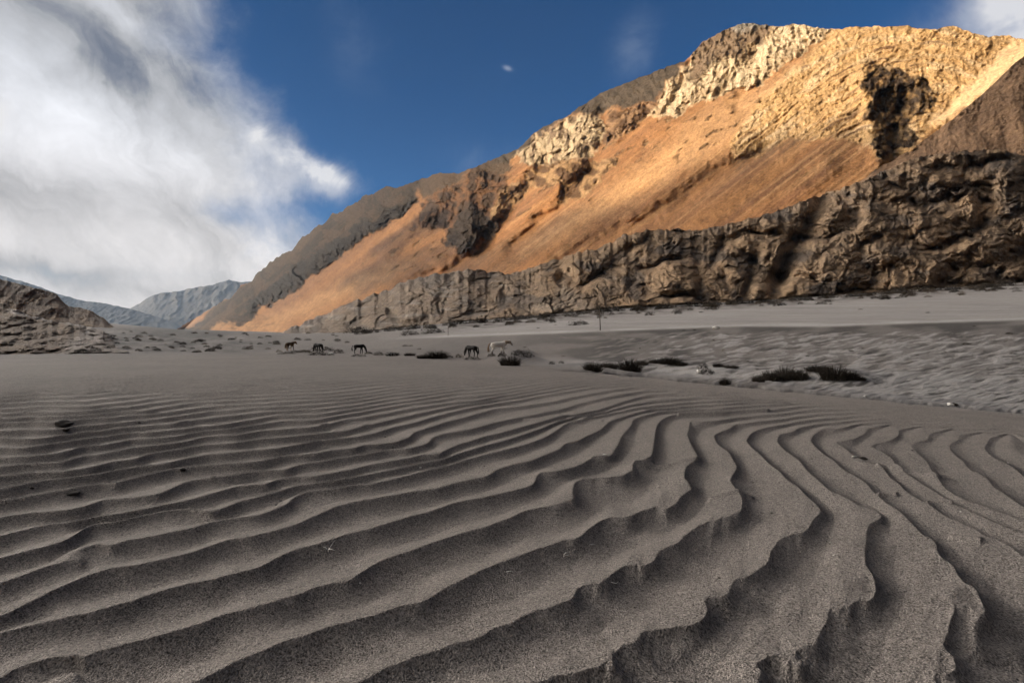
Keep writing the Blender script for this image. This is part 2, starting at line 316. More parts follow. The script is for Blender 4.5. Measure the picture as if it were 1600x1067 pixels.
cr(3, (270,1080),(150,1118),(0,1165),(-60,1180)); cr(2, (530,1082),(400,1130),(200,1195),(-60,1270)); cr(1, (760,1085),(600,1150),(400,1225),(300,1260))
cr(0, (1172,1090),(1160,1140),(1080,1190),(900,1240),(700,1290)); cr(-1, (1480,1090),(1490,1150),(1440,1210),(1300,1270)); cr(-2, (1660,1110),(1655,1200),(1600,1280))
cr(9, (940,640),(1000,620),(1060,611)); cr(10, (870,641),(940,622),(1000,611)); cr(11, (860,628),(940,612),(1000,603)); cr(12, (790,628),(860,616),(940,603)); cr(7, (1000,636),(1080,628),(1200,622)); cr(5, (1030,642),(1100,638),(1250,629))
Y13 = curve([(-100, 748), (0, 742), (50, 737), (100, 735), (175, 720), (240, 705), (280, 700), (360, 692), (400, 687), (500, 677), (575, 663), (660, 644), (720, 632), (800, 621), (900, 604), (1000, 593), (1100, 601), (1200, 606), (1300, 609), (1700, 611)])

def ripple_field():
    """phase of the sand ripples over the dune: whole numbers lie on the crest lines"""
    V0, V1 = math.log(566-555), math.log(1300-555)
    xs = np.arange(-60, 1664, 2.0); nv = 700; vs = np.linspace(V0, V1, nv)
    Xg, Vg = np.meshgrid(xs, vs); Yg = np.exp(Vg)+555
    val = np.zeros(Xg.shape); cnt = np.zeros(Xg.shape)
    def stamp(k, pts):
        pts = np.array(pts, float)
        for (ax, ay), (bx, by) in zip(pts[:-1], pts[1:]):
            va = math.log(ay-555); vb = math.log(by-555)
            n = int(max(abs(bx-ax)/1.5, abs(va-vb)/(vs[1]-vs[0])*1.5, 2))+1
            s = np.linspace(0, 1, n); X = ax+(bx-ax)*s; Vv = va+(vb-va)*s
            i = np.round((Vv-V0)/(V1-V0)*(nv-1)).astype(int); j = np.round((X+60)/2).astype(int)
            ok = (i >= 0) & (i < nv) & (j >= 0) & (j < len(xs))
            np.add.at(val, (i[ok], j[ok]), k); np.add.at(cnt, (i[ok], j[ok]), 1)
    for k, ls in CR.items():
        for l in ls: stamp(k, l)
    for k in range(14, 46):
        xx = np.arange(-60, 1660, 12.0)
        Y = 552+(Y13(xx)-552)*np.exp(-(k-13)*.088)
        Y = Y+fbm(xx/170, np.full_like(xx, k*.17), 4, 60)*(Y-556)*.10
        run = []
        for x_, y_ in zip(xx, Y):
            if y_ > 568.5: run.append((x_, y_))
            else:
                if len(run) > 1: stamp(k, run)
                run = []
        if len(run) > 1: stamp(k, run)
    fix = cnt > 0; val = np.where(fix, val/np.maximum(cnt, 1), 0)
    phi = None
    for lev in (16, 8, 4, 2, 1):
        if lev > 1:
            r = -(-val.shape[0]//lev); c = -(-val.shape[1]//lev)
            ii, jj = np.nonzero(fix); sv = np.zeros((r, c)); sc_ = np.zeros((r, c))
            np.add.at(sv, (ii//lev, jj//lev), val[ii, jj]); np.add.at(sc_, (ii//lev, jj//lev), 1)
            fl = sc_ > 0; vl = sv/np.maximum(sc_, 1)
        else: fl, vl = fix, val; r, c = val.shape
        if phi is None: phi = np.full((r, c), vl[fl].mean())
        else:
            ri = np.minimum(np.arange(r)//2, phi.shape[0]-1); ci = np.minimum(np.arange(c)//2, phi.shape[1]-1); phi = phi[ri][:, ci]
        for it in range({16: 900, 8: 500, 4: 260, 2: 160, 1: 120}[lev]):
            phi = np.where(fl, vl, phi); p = np.pad(phi, 1, mode='edge')
            phi = .25*(p[:-2, 1:-1]+p[2:, 1:-1]+p[1:-1, :-2]+p[1:-1, 2:])
    for it in range(8):
        p = np.pad(phi, 1, mode='edge'); phi = (p[:-2, 1:-1]+p[2:, 1:-1]+p[1:-1, :-2]+p[1:-1, 2:]+2*p[1:-1, 1:-1])/6
    def up(px, py):
        fi = np.clip((np.log(np.maximum(py-555, 4))-V0)/(V1-V0)*(nv-1), 0, nv-1.001); fj = np.clip((px+60)/2, 0, len(xs)-1.001)
        i = fi.astype(int); j = fj.astype(int); a = fi-i; b_ = fj-j
        return (phi[i, j]*(1-a)*(1-b_)+phi[i+1, j]*a*(1-b_)+phi[i, j+1]*(1-a)*b_+phi[i+1, j+1]*a*b_)
    return up
phase = ripple_field()

def build_ground():
    cols = np.concatenate([-np.geomspace(6000, 230, 26), np.arange(-200, 1800, 1.55), 1600+np.geomspace(215, 6000, 26)])
    near = np.arange(1092, 700, -1.15); mid = np.arange(700, 560, -.72)
    below = np.geomspace(4500, 1096, 30)
    nf = 150
    R1 = np.concatenate([below, near, mid])                       # rows common to every column, down to y = 560
    px = np.tile(cols, (len(R1)+nf, 1)); py = np.zeros_like(px)
    py[:len(R1)] = R1[:, None]
    yh = yh_f(cols); s = np.linspace(0, 1, nf+1)[1:]
    last = R1[-1]
    # far rows run from y=560 to just under each column's own horizon, closer together towards it
    py[len(R1):] = last+(yh[None, :]+.8-last)*(1-(1-s[:, None])**1.35)
    it = invT(px, py)
    cap = np.interp(px, [-6000, -500, 100, 500, 620, 1900, 7600], [1500, 4000, 9000, 7000, 1300, 900, 300])
    T = 1/np.maximum(it, 1/cap)
    X, Y, Z = P3(px, py, T)
    # ripples
    onp = (px > -260) & (px < 1860)
    rag = fbm(px/44, (py-500)/30, 1, 5)*.045*sm(px, 500, 900)+fbm(px/70, (py-500)/40, 2, 9)*.04
    rag = rag+sm(px, 780, 1000)*(.08*fbm(px/46, (py-500)/46, 1, 17)+.035*np.abs(fbm(px/24, (py-500)/40, 1, 19)))
    ph = phase(px, py)+rag
    u = ph-np.floor(ph)
    # local wavelength from the phase gradient in metres
    gi = np.gradient(ph-rag, axis=0); gj = np.gradient(ph-rag, axis=1)
    Xi = np.gradient(X, axis=0); Xj = np.gradient(X, axis=1); Yi = np.gradient(Y, axis=0); Yj = np.gradient(Y, axis=1)
    det = Xi*Yj-Xj*Yi; det = np.where(np.abs(det) < 1e-9, 1e-9, det)
    gx = (gi*Yj-gj*Yi)/det; gy = (-gi*Xj+gj*Xi)/det
    lam = np.log(np.clip(1/np.maximum(np.hypot(gx, gy), 1e-3), .12, 1.1))
    def box(a, r, ax):
        a = np.moveaxis(a, ax, 0); p = np.pad(a, ((r+1, r), (0, 0)), mode='edge'); c = np.cumsum(p, 0)
        return np.moveaxis((c[2*r+1:]-c[:-2*r-1])/(2*r+1), 0, ax)
    for _ in range(3): lam = box(box(lam, 16, 0), 24, 1)
    lam = np.exp(lam)
    tr = .56+.18*sm(-py, -800, -620)                                                       # trough position
    a_ = u/tr; stoss = .5+.5*np.cos(np.pi*np.clip(a_, 0, 1)**.88)   # crest to trough, gentle
    stoss = (1-np.clip(a_, 0, 1))**1.08
    b_ = np.clip((u-tr)/(1-tr), 0, 1); slip = b_**(3.0-.8*sm(-py, -800, -620))
    prof = np.where(u < tr, stoss, slip)
    mask = sm(py, 562, 572)*(1-sm(px, 880, 1120)*(1-sm(py, ye_f(px)+1, ye_f(px)+12+26*sm(px, 1180, 1400))))*sm(px, -230, -120)*sm(-px, -1830, -1720)
    per = np.abs(np.gradient(py, axis=0))/np.maximum(np.abs(gi), 1e-4); per = box(per, 3, 1); mask = mask*sm(per, 2.2, 3.9)
    soft = 1-.45*sm(px, 1150, 1500)*sm(-py, -900, -700)
    H = lam*np.clip(.64*(py-520)/F, .050, .135)*(prof-1)*mask*soft*(1+.3*fbm(px/90, py/40, 2, 31))
    H = H+mask*.002*fbm(X*5, Y*5, 2, 40)+(sm(py, 575, 640))*.012*fbm(X*.5, Y*.5, 3, 43)
    # small cross ripples on the windy right side
    Z = Z+H
    for pts_, hh, ww in (([(925, 714), (960, 717), (1000, 716), (1020, 717)], 3, 2.2), ([(990, 722), (1040, 721), (1092, 715)], 4, 2.4), ([(1030, 750), (1060, 751), (1088, 756)], 4, 2.4), ([(1110, 772), (1140, 770), (1174, 769)], 5, 2.6),
                     ([(1372, 725), (1400, 729), (1440, 738), (1466, 742)], 5, 3), ([(1374, 770), (1400, 770)], 5, 3), ([(1450, 782), (1487, 784)], 4, 2.6), ([(1485, 832), (1532, 842)], 5, 3), ([(1060, 646), (1120, 645), (1200, 640)], 3, 1.8), ([(820, 653), (880, 650), (940, 655)], 2.5, 1.6), ([(500, 663), (560, 664), (600, 665)], 2, 1.4), ([(200, 661), (300, 658)], 1.6, 1.2), ([(330, 745), (400, 752)], 2.4, 1.6)):
        Z = Z+T/F*hh*along(px, py, pts_, ww)
    Z = Z+T/F*sm(py, 600, 700)*sm(px, 850, 1000)*.5*fbm(px/30+py/90, py/3.2, 3, 46)
    # far edge of dune: fine ripples and wind streaks
    pl = sm(-py, -(ye_f(px)+6), -(ye_f(px)-12))
    A = px+py*.0
    wpy = py+fbm(px/60, py/18, 3, 68)*5
    rr = (.5+.75*fbm(px/30+py/25, (wpy+px*.13)/4.6, 4, 70, .6))*sm(py, 500, 530)*(.45+.55*sm(px, 820, 1150))
    strip_lo = np.interp(px, [600, 700, 940, 1150, 1300, 1430, 1600, 1900], [531, 527, 518, 510, 510, 505, 500, 492])
    base_y = yh_f(px)+8
    in_strip = sm(-py, -(strip_lo+1.5), -(strip_lo-1.0))*sm(px, 560, 760)
    amp = (1.0+1.0*sm(px, 900, 1300)*sm(py, 510, 560))*pl*(1-in_strip)
    Z = Z+np.minimum(T, 300)/F*amp*(rr-.45)*1.7
    Z = Z+np.minimum(T, 300)/F*.5*pl*fbm(px/14, py/4, 3, 77)*(1-in_strip*.8)
    # crumbly small ripples on the bright bank behind the bushes (right)
    bank = sm(px, 1180, 1330)*sm(py-(560+(px-1200)*.055), 4, 18)*sm(-(py-(612+(px-1250)*.1)), -6, 4)
    Z = Z+T/F*bank*1.5*(ridged((px+py*3.4)/17, py/26, 3, 81)-.4)
    # bank edge between the two plains
    Z = Z-np.minimum(T, 300)/F*1.2*(1-in_strip)*pl*sm(-np.abs(py-strip_lo-3), -4, 0)*sm(px, 650, 800)
    # hummocks of drifted sand under the bushes
    for (hx, hy, rx, ry, hh) in ((1265, 588, 85, 9, 10), (1320, 592, 50, 7, 7), (957, 574, 48, 6, 6), (1040, 567, 42, 6, 7), (1120, 578, 34, 6, 5), (795, 556, 34, 7, 7), (815, 556, 24, 5, 4), (545, 549, 60, 4, 3), (660, 556, 60, 4, 3), (480, 550, 40, 4, 4), (1200, 592, 24, 5, 4)):
        Z = Z+T/F*hh*np.exp(-((px-hx)/rx)**2-((py-hy)/ry)**2)
    # long thin furrow at the rim of the dune
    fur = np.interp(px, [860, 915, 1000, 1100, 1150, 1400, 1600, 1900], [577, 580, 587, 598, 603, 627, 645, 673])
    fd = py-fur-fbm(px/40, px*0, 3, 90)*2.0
    Z = Z+T/F*sm(px, 850, 930)*(-6.5*np.exp(-(fd/1.5)**2)+1.6*np.exp(-((fd-3.4)/1.8)**2)+1.4*np.exp(-((fd+3.4)/1.8)**2))
    # low swells in the left middle distance
    lz = sm(-px, -520, -300)*sm(-py, -556, -545)*sm(py, 506, 520)
    Z = Z+np.minimum(T, 500)/F*lz*(2.2*fbm(px/70, py/9, 4, 95)+1.0*ridged(px/24, py/5, 3, 97))
    # ---- albedo
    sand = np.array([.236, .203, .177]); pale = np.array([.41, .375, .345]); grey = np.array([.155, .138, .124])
    col = np.ones(px.shape+(3,))*sand
    def mixc(c, w):
        nonlocal col
        w = np.clip(w, 0, 1)[..., None]; col = col*(1-w)+np.array(c)*w
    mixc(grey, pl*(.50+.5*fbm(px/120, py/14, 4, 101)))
    mixc(grey*.62, lz*(.55+1.5*fbm(px/50, py/6, 4, 103)))
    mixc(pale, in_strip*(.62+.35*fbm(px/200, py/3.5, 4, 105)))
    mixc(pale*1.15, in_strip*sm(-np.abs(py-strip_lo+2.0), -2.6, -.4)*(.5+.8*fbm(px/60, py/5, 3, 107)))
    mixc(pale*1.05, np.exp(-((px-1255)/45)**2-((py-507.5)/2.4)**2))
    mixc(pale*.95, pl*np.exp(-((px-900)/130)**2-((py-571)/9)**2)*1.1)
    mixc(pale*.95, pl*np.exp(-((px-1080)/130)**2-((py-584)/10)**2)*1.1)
    mixc(pale*.85, bank*.9)
    mixc(pale*.7, sm(px, 1150, 1500)*pl*sm(py, 510, 560)*.35)
    mixc(pale*.92, pl*(1-in_strip)*sm(px, 700, 950)*np.clip((rr-.50)*6.5, 0, .85))
    mixc(grey*.5, pl*(1-in_strip)*sm(px, 700, 1000)*np.clip((.44-rr)*7.0, 0, .85)*sm(fbm(px/90, py/16, 2, 113), -.3, .2))
    mixc(grey*.25, sm(px, 850, 930)*np.exp(-(fd/1.5)**2)*(.65+.5*sm(fbm(px/7, px*0, 2, 117), -.3, .2)))  # groove darkened in the albedo too, standing in for its shade
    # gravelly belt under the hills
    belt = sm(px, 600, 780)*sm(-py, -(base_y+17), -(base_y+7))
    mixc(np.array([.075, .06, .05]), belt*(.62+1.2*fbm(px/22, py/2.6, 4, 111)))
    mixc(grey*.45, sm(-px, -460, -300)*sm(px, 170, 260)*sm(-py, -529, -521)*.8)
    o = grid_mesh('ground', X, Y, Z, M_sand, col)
    return o
ground = build_ground(); tag(ground, kind='structure')
# the same sand carried on behind and beside the viewer
xs_ = np.concatenate([-np.geomspace(6000, 3, 24), np.linspace(-2, 2, 9), np.geomspace(3, 6000, 24)])
ys_ = np.concatenate([-np.geomspace(6000, 2, 26), np.linspace(-1, .19, 8)])
gx_, gy_ = np.meshgrid(xs_, ys_)
o = grid_mesh('ground', gx_, gy_, .02*fbm(gx_*.4, gy_*.4, 3, 3)-.02+0*gx_, M_sand, np.ones(gx_.shape+(3,))*np.array([.236, .203, .177])); tag(o, kind='structure')

# ---------------------------------------------------------------- main mountain
sil_pts = [(200,519),(262,519),(270,518),(300,500),(350,470),(380,447),(420,412),(450,393),(500,350),(540,325),(575,305),(605,292),(630,292),(650,282),(690,270),(715,272),(740,262),(780,245),(810,233),(830,212),(850,198),(880,185),(910,165),(940,145),(970,133),(1010,118),(1040,105),(1070,97),(1085,80),(1100,65),(1130,48),(1160,36),(1200,40),(1222,42),(1240,37),(1270,42),(1305,47),(1330,42),(1380,42),(1420,41),(1450,47),(1490,41),(1520,52),(1545,57),(1570,56),(1600,62),(1700,80),(2000,190)]
sil = curve(sil_pts)
HX, HY = math.sin(rad(59.7)), math.cos(rad(59.7))
def plane_T(px, py, s=1.1, D0=450., Tmax=5200.):
    den = np.maximum(s*(HX*(px-CX)/F+HY)-(HZ-py)/F, 1e-3)
    inv = den/(s*D0); return 1/(inv+1/Tmax)
def build_mountain():
    cols = np.arange(200, 1990, 1.5); nr = 330
    v = np.linspace(0, 1, nr)
    top = sil(cols)+fbm(cols/16, cols*0, 4, 201)*(4.0+5*sm(-cols, -720, -560))*sm(cols, 290, 360)+fbm(cols/5, cols*0+4, 2, 203)*1.6
    top = np.where(cols < 270, np.minimum(top, 521), top)
    bot = np.full_like(cols, 533.0)
    px = np.tile(cols, (nr, 1)); py = bot[None]+(top-bot)[None]*v[:, None]
    # fall-line coordinates: a runs across the slope, b down it
    ang = rad(37.5); ca, sa = math.cos(ang), math.sin(ang)
    fan = np.clip((px-900)/700, -1, 1)*rad(6); ang = rad(36)+fan*0
    a = px*sa+py*ca; bb = px*ca-py*sa
    wx = px+fbm(px/30, py/30, 3, 210)*12+fbm(px/7, py/7, 3, 214)*5; wy = py+fbm(px/30+9, py/30, 3, 212)*12+fbm(px/7+3, py/7, 3, 216)*5
    def pm(pts, soft=2.5): return poly_mask(wx, wy, pts, soft)
    grey1 = pm([(270,530),(330,485),(380,447),(420,405),(500,340),(605,280),(650,270),(655,318),(600,355),(540,390),(500,420),(450,455),(420,475),(385,498),(360,505)], 3)
    dark1 = pm([(362,503),(385,478),(400,462),(430,438),(470,408),(510,385),(545,365),(560,342),(590,345),(602,322),(640,318),(658,318),(600,355),(540,392),(500,424),(450,458),(420,478),(385,499)])
    grey1 = np.clip(grey1, 0, 1)
    greyB = pm([(640,290),(650,270),(700,262),(740,250),(785,235),(800,262),(770,278),(735,272),(700,290),(670,310)], 4)
    dark2 = pm([(700,352),(718,322),(737,314),(760,330),(775,342),(785,352),(760,372),(740,392),(727,395),(712,390),(695,374)])
    brn3 = pm([(640,352),(668,312),(695,292),(720,282),(745,268),(785,272),(790,300),(780,330),(771,350),(737,315),(712,335),(698,352),(672,362)], 3)
    W1 = pm([(805,241),(827,222),(850,205),(876,188),(910,178),(940,184),(949,197),(941,216),(926,243),(902,251),(876,255),(842,257),(816,251)])
    W2 = pm([(944,212),(955,177),(970,168),(996,166),(1019,165),(1017,181),(992,199),(962,218),(938,230)])
    W3 = pm([(1012,183),(1035,145),(1055,120),(1075,97),(1095,72),(1130,40),(1170,20),(1240,20),(1305,40),(1300,52),(1276,66),(1250,85),(1222,104),(1200,120),(1182,133),(1165,142),(1146,136),(1120,150),(1100,160),(1086,154),(1062,180),(1036,180)])
    pk = pm([(1072,135),(1082,85),(1100,55),(1130,35),(1165,20),(1208,30),(1200,52),(1188,72),(1170,70),(1160,92),(1138,86),(1112,100),(1098,118)], 4)
    grey2 = pm([(772,262),(780,235),(830,205),(880,175),(940,135),(1010,105),(1072,85),(1060,118),(1040,135),(1020,162),(965,165),(945,182),(900,177),(870,190),(840,212),(812,238),(790,255)], 3)
    Oc = pm([(827,265),(860,256),(932,251),(968,246),(950,270),(925,297),(900,312),(884,324),(866,318),(880,292),(850,290),(822,297)])
    O2 = pm([(784,297),(812,282),(826,300),(799,327),(771,349),(768,335),(775,318)])
    ST = pm([(1190,150),(1250,100),(1300,50),(1330,20),(1450,20),(1520,30),(1630,40),(1600,92),(1560,125),(1520,160),(1470,198),(1440,218),(1405,255),(1378,258),(1358,232),(1340,222),(1300,215),(1240,216),(1190,238),(1148,252),(1146,222),(1168,190)], 7)
    chute = pm([(1600,64),(1640,70),(1600,100),(1560,125),(1520,160),(1490,182),(1455,200),(1450,190),(1480,165),(1520,125),(1560,90),(1580,66)], 4)
    D3 = pm([(1345,130),(1369,104),(1408,110),(1438,120),(1466,145),(1457,171),(1429,180),(1412,192),(1434,212),(1427,227),(1397,231),(1386,253),(1369,246),(1358,227),(1380,210),(1367,192),(1349,186),(1358,149)], 2)
    pit = pm([(1366,142),(1385,140),(1400,150),(1425,153),(1430,170),(1412,182),(1390,178),(1370,172)], 4)
    lowrk = pm([(330,512),(352,500),(385,498),(405,492),(440,500),(432,512),(380,519),(340,519)], 4)*.8
    nearrock = np.clip(pm([(560,420),(640,350),(700,290),(830,250),(950,180),(1050,170),(1150,140),(1250,100),(1300,60),(1240,160),(1150,260),(1060,250),(980,250),(900,330),(820,350),(760,400),(640,440)], 18), 0, 1)
    outc = nearrock*np.clip((fbm(a/9, bb/26, 4, 218)-.20)*6, 0, 1)*.9
    rock = np.clip(dark1+dark2+brn3*.9+W1+W2+W3+pk+greyB*.5+grey2*.6+Oc+O2+ST*.42*(1-chute)+D3+grey1*.75+lowrk*.5+outc*.8, 0, 1)
    # relief: craggy where rock, smooth furrows on scree
    # cliffs are fluted down the fall line; scree has long faint furrows
    rk1 = crack_rock(px*.9+py*.25, (py-px*.2)*.75, 26, 700); rk2 = crack_rock(px, py, 12, 730)
    flute = ridged((px*.86+py*.25)/17, (py-px*.2)/46, 5, 230)
    crag = ridged(px/26+fbm(px/60, py/60, 2, 233)*.6, py/24, 6, 235)
    fur = fbm(a/7.5, bb/170, 4, 240)*.55+fbm(a/26, bb/300, 3, 243)
    sfol = np.interp(px, [1050, 1150, 1250, 1350, 1450, 1550, 1650], [330, 250, 172, 112, 100, 118, 150])
    sc_ = py-sfol+fbm(px/60, py/60, 3, 246)*10
    beds = ridged(px/150, sc_/13, 4, 247)
    wx2 = px+fbm(px/16, py/16, 3, 236)*14; wy2 = py+fbm(px/16, py/16+5, 3, 237)*14
    rough = fbm(wx2/13, wy2/10, 5, 238, .6)*7+fbm(wx2/4.5, wy2/4, 3, 239)*2.2
    clf = np.clip(W1+W2+W3+dark1+dark2+brn3+D3+pk, 0, 1)
    R = rock*(clf*(3.0*crag+5*flute-4)+(1-clf)*rough*.6+rough*.35+(4.5*rk1+2.6*rk2)*(.45+.55*clf))
    gul = lambda pts, w: along(px+fbm(px/25, py/25, 2, 760)*8, py+fbm(px/25, py/25+3, 2, 761)*8, pts, w)
    R = R-22*gul([(850, 262), (800, 330), (760, 385), (700, 425), (640, 450)], 15)-17*gul([(660, 318), (600, 360), (500, 430), (420, 482), (370, 508)], 11)
    R = R-19*gul([(944, 180), (940, 225), (900, 300), (862, 335), (800, 385)], 12)-19*gul([(1412, 150), (1400, 200), (1400, 262)], 15)-13*gul([(1195, 235), (1080, 300), (960, 372), (880, 410)], 17)
    R = R-9*gul([(1015, 182), (960, 232), (880, 300)], 9)-10*gul([(1190, 50), (1175, 95), (1120, 145)], 9)-9*gul([(1085, 95), (1050, 160)], 8)-8*gul([(880, 195), (885, 245)], 7)-7*gul([(1300, 55), (1240, 100), (1150, 165)], 12)
    R = R+19*gul([(740, 268), (735, 320), (728, 385)], 18)+14*gul([(700, 290), (650, 350), (600, 395)], 14)+8*gul([(785, 300), (770, 345)], 10)+7*gul([(830, 250), (900, 285)], 14)+10*gul([(1350, 110), (1358, 180), (1372, 240)], 14)
    R = R+6*gul([(600, 330), (540, 372), (470, 420)], 9)+5*gul([(1290, 262), (1180, 325), (1100, 355)], 20)
    bedn = fbm(px/230, sc_/7.5, 5, 248, .6)
    R = R+ST*(1-chute)*(1-D3)*(4.2*bedn+.8*beds+.9*rk1+.5*rk2)+dark1*3+dark2*4-pit*13+D3*2.0+(W1+W3)*2.5
    R = R+(1-rock)*(fur*2.2+fbm(a/70, bb/260, 3, 251)*5+fbm(px/8, py/8, 3, 250)*.5)
    big = fbm(px/210, py/170, 3, 252)*9+fbm(a/90, bb/500, 2, 255)*9*(1-rock*.5)
    R = R+big
    T0 = plane_T(px, py)
    sp = np.interp(px, [1340, 1370, 1395, 1440, 1480, 1520, 1550, 1580, 1600, 1700, 1990], [285, 262, 252, 222, 193, 160, 134, 104, 88, 20, -190])
    T0 = T0*(1+.8*sm(py-sp, 4, 34)*sm(px, 1345, 1420))             # a valley runs behind the bare spur
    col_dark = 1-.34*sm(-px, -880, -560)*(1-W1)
    # relief grows with distance so that it keeps its size on the slope
    T = T0*(1-R/F*2.0*np.clip(T0/1200, .8, 1.5)**.0)
    X, Y, Z = P3(px, py, T)
    # albedo zones: rock types, plus shade painted into the recessed parts
    c = lambda r_, g_, b_: np.array([r_, g_, b_])
    col = np.ones(px.shape+(3,))*c(.34, .170, .073)
    def mx(cc, w):
        nonlocal col
        w = np.clip(w, 0, 1)[..., None]; col = col*(1-w)+np.asarray(cc)*w
    strk = fbm(a/5.0, bb/260, 3, 260); strk2 = fbm(a/24, bb/260, 3, 263)
    mx(c(.22, .11, .057), .5+1.2*strk2)                                    # browner screes
    mx(c(.50, .30, .15), (strk*1.2)*sm(px, 450, 900)*.8)
    mx(c(.50, .32, .18), .55*pm([(1100,170),(1146,140),(1165,142),(1250,95),(1200,180),(1150,225),(950,330),(820,390),(900,330),(1020,240)], 14))
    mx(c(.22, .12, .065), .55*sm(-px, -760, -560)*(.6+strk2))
    mx(c(.44, .27, .15), .6*pm([(262,522),(330,490),(400,500),(480,470),(560,430),(640,410),(600,440),(520,475),(450,505),(440,522)], 10))
    mx(c(.17, .10, .055), outc*.8); mx(c(.42, .29, .17), outc*np.clip(fbm(px/6, py/6, 3, 294)*2, 0, .6))
    mx(c(.082, .060, .043), grey1*(.95)); mx(c(.035, .028, .023), grey1*np.clip(rk1*1.2+.1, 0, .6)); mx(c(.12, .08, .05), grey1*np.clip(fbm(a/8, bb/90, 4, 292)*1.6, 0, .6))
    mx(c(.085, .066, .05), greyB*.9)
    mx(c(.10, .082, .066), grey2*.95)
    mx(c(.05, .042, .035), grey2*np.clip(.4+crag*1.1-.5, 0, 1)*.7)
    mx(c(.040, .032, .027), dark1*np.clip(.75+flute, 0, 1)); mx(c(.055, .044, .038), dark2*.95)  # first band: dark rock with its shade painted in
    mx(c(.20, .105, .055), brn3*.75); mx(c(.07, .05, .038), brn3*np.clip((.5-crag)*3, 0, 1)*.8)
    ivory = c(.84, .68, .49)
    mx(ivory*.88, W1*.9); mx(c(.20, .13, .09), W1*np.clip((fbm(px/9, py/22, 4, 270)-.02)*3.2, 0, .75)); mx(c(.42, .27, .165), W2*.9)
    mx(ivory*1.05, W3); mx(c(.52, .36, .22), W3*np.clip(fbm(px/20, py/34, 4, 273)*2.0, 0, .7)); mx(c(.24, .165, .115), pk*.88); mx(c(.36, .345, .33), pm([(1140,45),(1160,20),(1215,30),(1180,48)], 4)*.8)
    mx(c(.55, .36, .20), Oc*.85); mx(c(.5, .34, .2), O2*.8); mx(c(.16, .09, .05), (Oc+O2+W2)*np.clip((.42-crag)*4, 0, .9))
    mx(c(.60, .40, .205), ST*.88); mx(c(.66, .50, .33), ST*np.clip(fbm(px/60, sc_/11, 4, 276)*2.4, 0, .8))
    mx(c(.17, .092, .05), ST*(1-chute)*np.clip((bedn-.14)*6, 0, .9)*sm(fbm(px/80, py/50, 2, 281), -.15, .2))
    mx(c(.60, .43, .27), chute*.9)
    mx(c(.085, .06, .045), D3*np.clip(.8+fbm(px/14, py/14, 3, 283)*1.5, 0, 1))  # shaded recess, its darkness painted into the albedo
    mx(c(.16, .10, .06), .8*pm([(1150,248),(1190,228),(1240,214),(1290,208),(1345,150),(1360,160),(1352,190),(1310,214),(1240,232),(1180,262),(1150,280)], 6)*np.clip(.35+fbm(a/6, bb/40, 4, 285)*2, 0, 1))
    mx(c(.07, .05, .04), pm([(365,498),(372,488),(385,488),(388,500),(372,504)], 2)*.9)
    mx(c(.20, .12, .07), lowrk*np.clip(fbm(px/12, py/5, 4, 287)*3, 0, .8))
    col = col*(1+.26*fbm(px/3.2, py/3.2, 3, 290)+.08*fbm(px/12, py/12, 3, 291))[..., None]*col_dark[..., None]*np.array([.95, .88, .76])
    # the far side of the crest falls away behind
    back = 5
    Xb, Yb, Zb = [X], [Y], [Z]
    zr = Z[-1]; 
    for i in range(1, back+1):
        f = i/back; d = 40+1400*f*np.clip(T[-1]/1500, .5, 3)
        Xb.append((X[-1]+d*HX)[None]); Yb.append((Y[-1]+d*HY)[None]); Zb.append((zr*(1-f)-20*f-3*min(i, 1))[None])
    colb = np.concatenate([col]+[col[-1:]]*back, 0)
    rk = np.concatenate([rock]+[rock[-1:]]*back, 0)
    X = np.concatenate(Xb); Y = np.concatenate(Yb); Z = np.concatenate(Zb)
    o = grid_mesh('mountain', X, Y, Z, M_mtn, np.clip(colb, .01, .9), attrs={'rock': rk}); return tag(o, kind='structure')
build_mountain()

def layer(name, cols, top, bot, Tb, Tt, mat, colfn, relief, nr=120, pw=1.2, back=200, tj=3.0, seed=300, rockv=1.0):
    v = np.linspace(0, 1, nr); px = np.tile(cols, (nr, 1))
    tp = top(cols)+fbm(cols/14, cols*0, 4, seed)*tj; bt = bot(cols)
    tp = np.minimum(tp, bt-.3)
    py = bt[None]+(tp-bt)[None]*v[:, None]
    T0 = Tb(cols)[None]+(Tt(cols)-Tb(cols))[None]*v[:, None]**pw
    R = relief(px, py, v[:, None]); T = T0*(1-R)
    X, Y, Z = P3(px, py, T); col = colfn(px, py)
    bx, by, bz = [], [], []
    for i in range(1, 5):
        f = i/4; bx.append(X[-1]*(1+f*back/np.maximum(T[-1], 1))); by.append(Y[-1]+f*back); bz.append(Z[-1]*(1-f)-3*f-1)
    X = np.concatenate([X, np.array(bx)]); Y = np.concatenate([Y, np.array(by)]); Z = np.concatenate([Z, np.array(bz)])
    col = np.concatenate([col]+[col[-1:]]*4)
    o = grid_mesh(name, X, Y, Z, mat, np.clip(col, .01, .9), attrs={'rock': np.full(X.shape, rockv)}); tag(o, kind='structure'); return o
def blend(px, base, *ops):
    col = np.ones(px.shape+(3,))*np.array(base)
    for cc, w in ops:
        w = np.clip(w, 0, 1)[..., None]; col = col*(1-w)+np.array(cc)*w
    return col
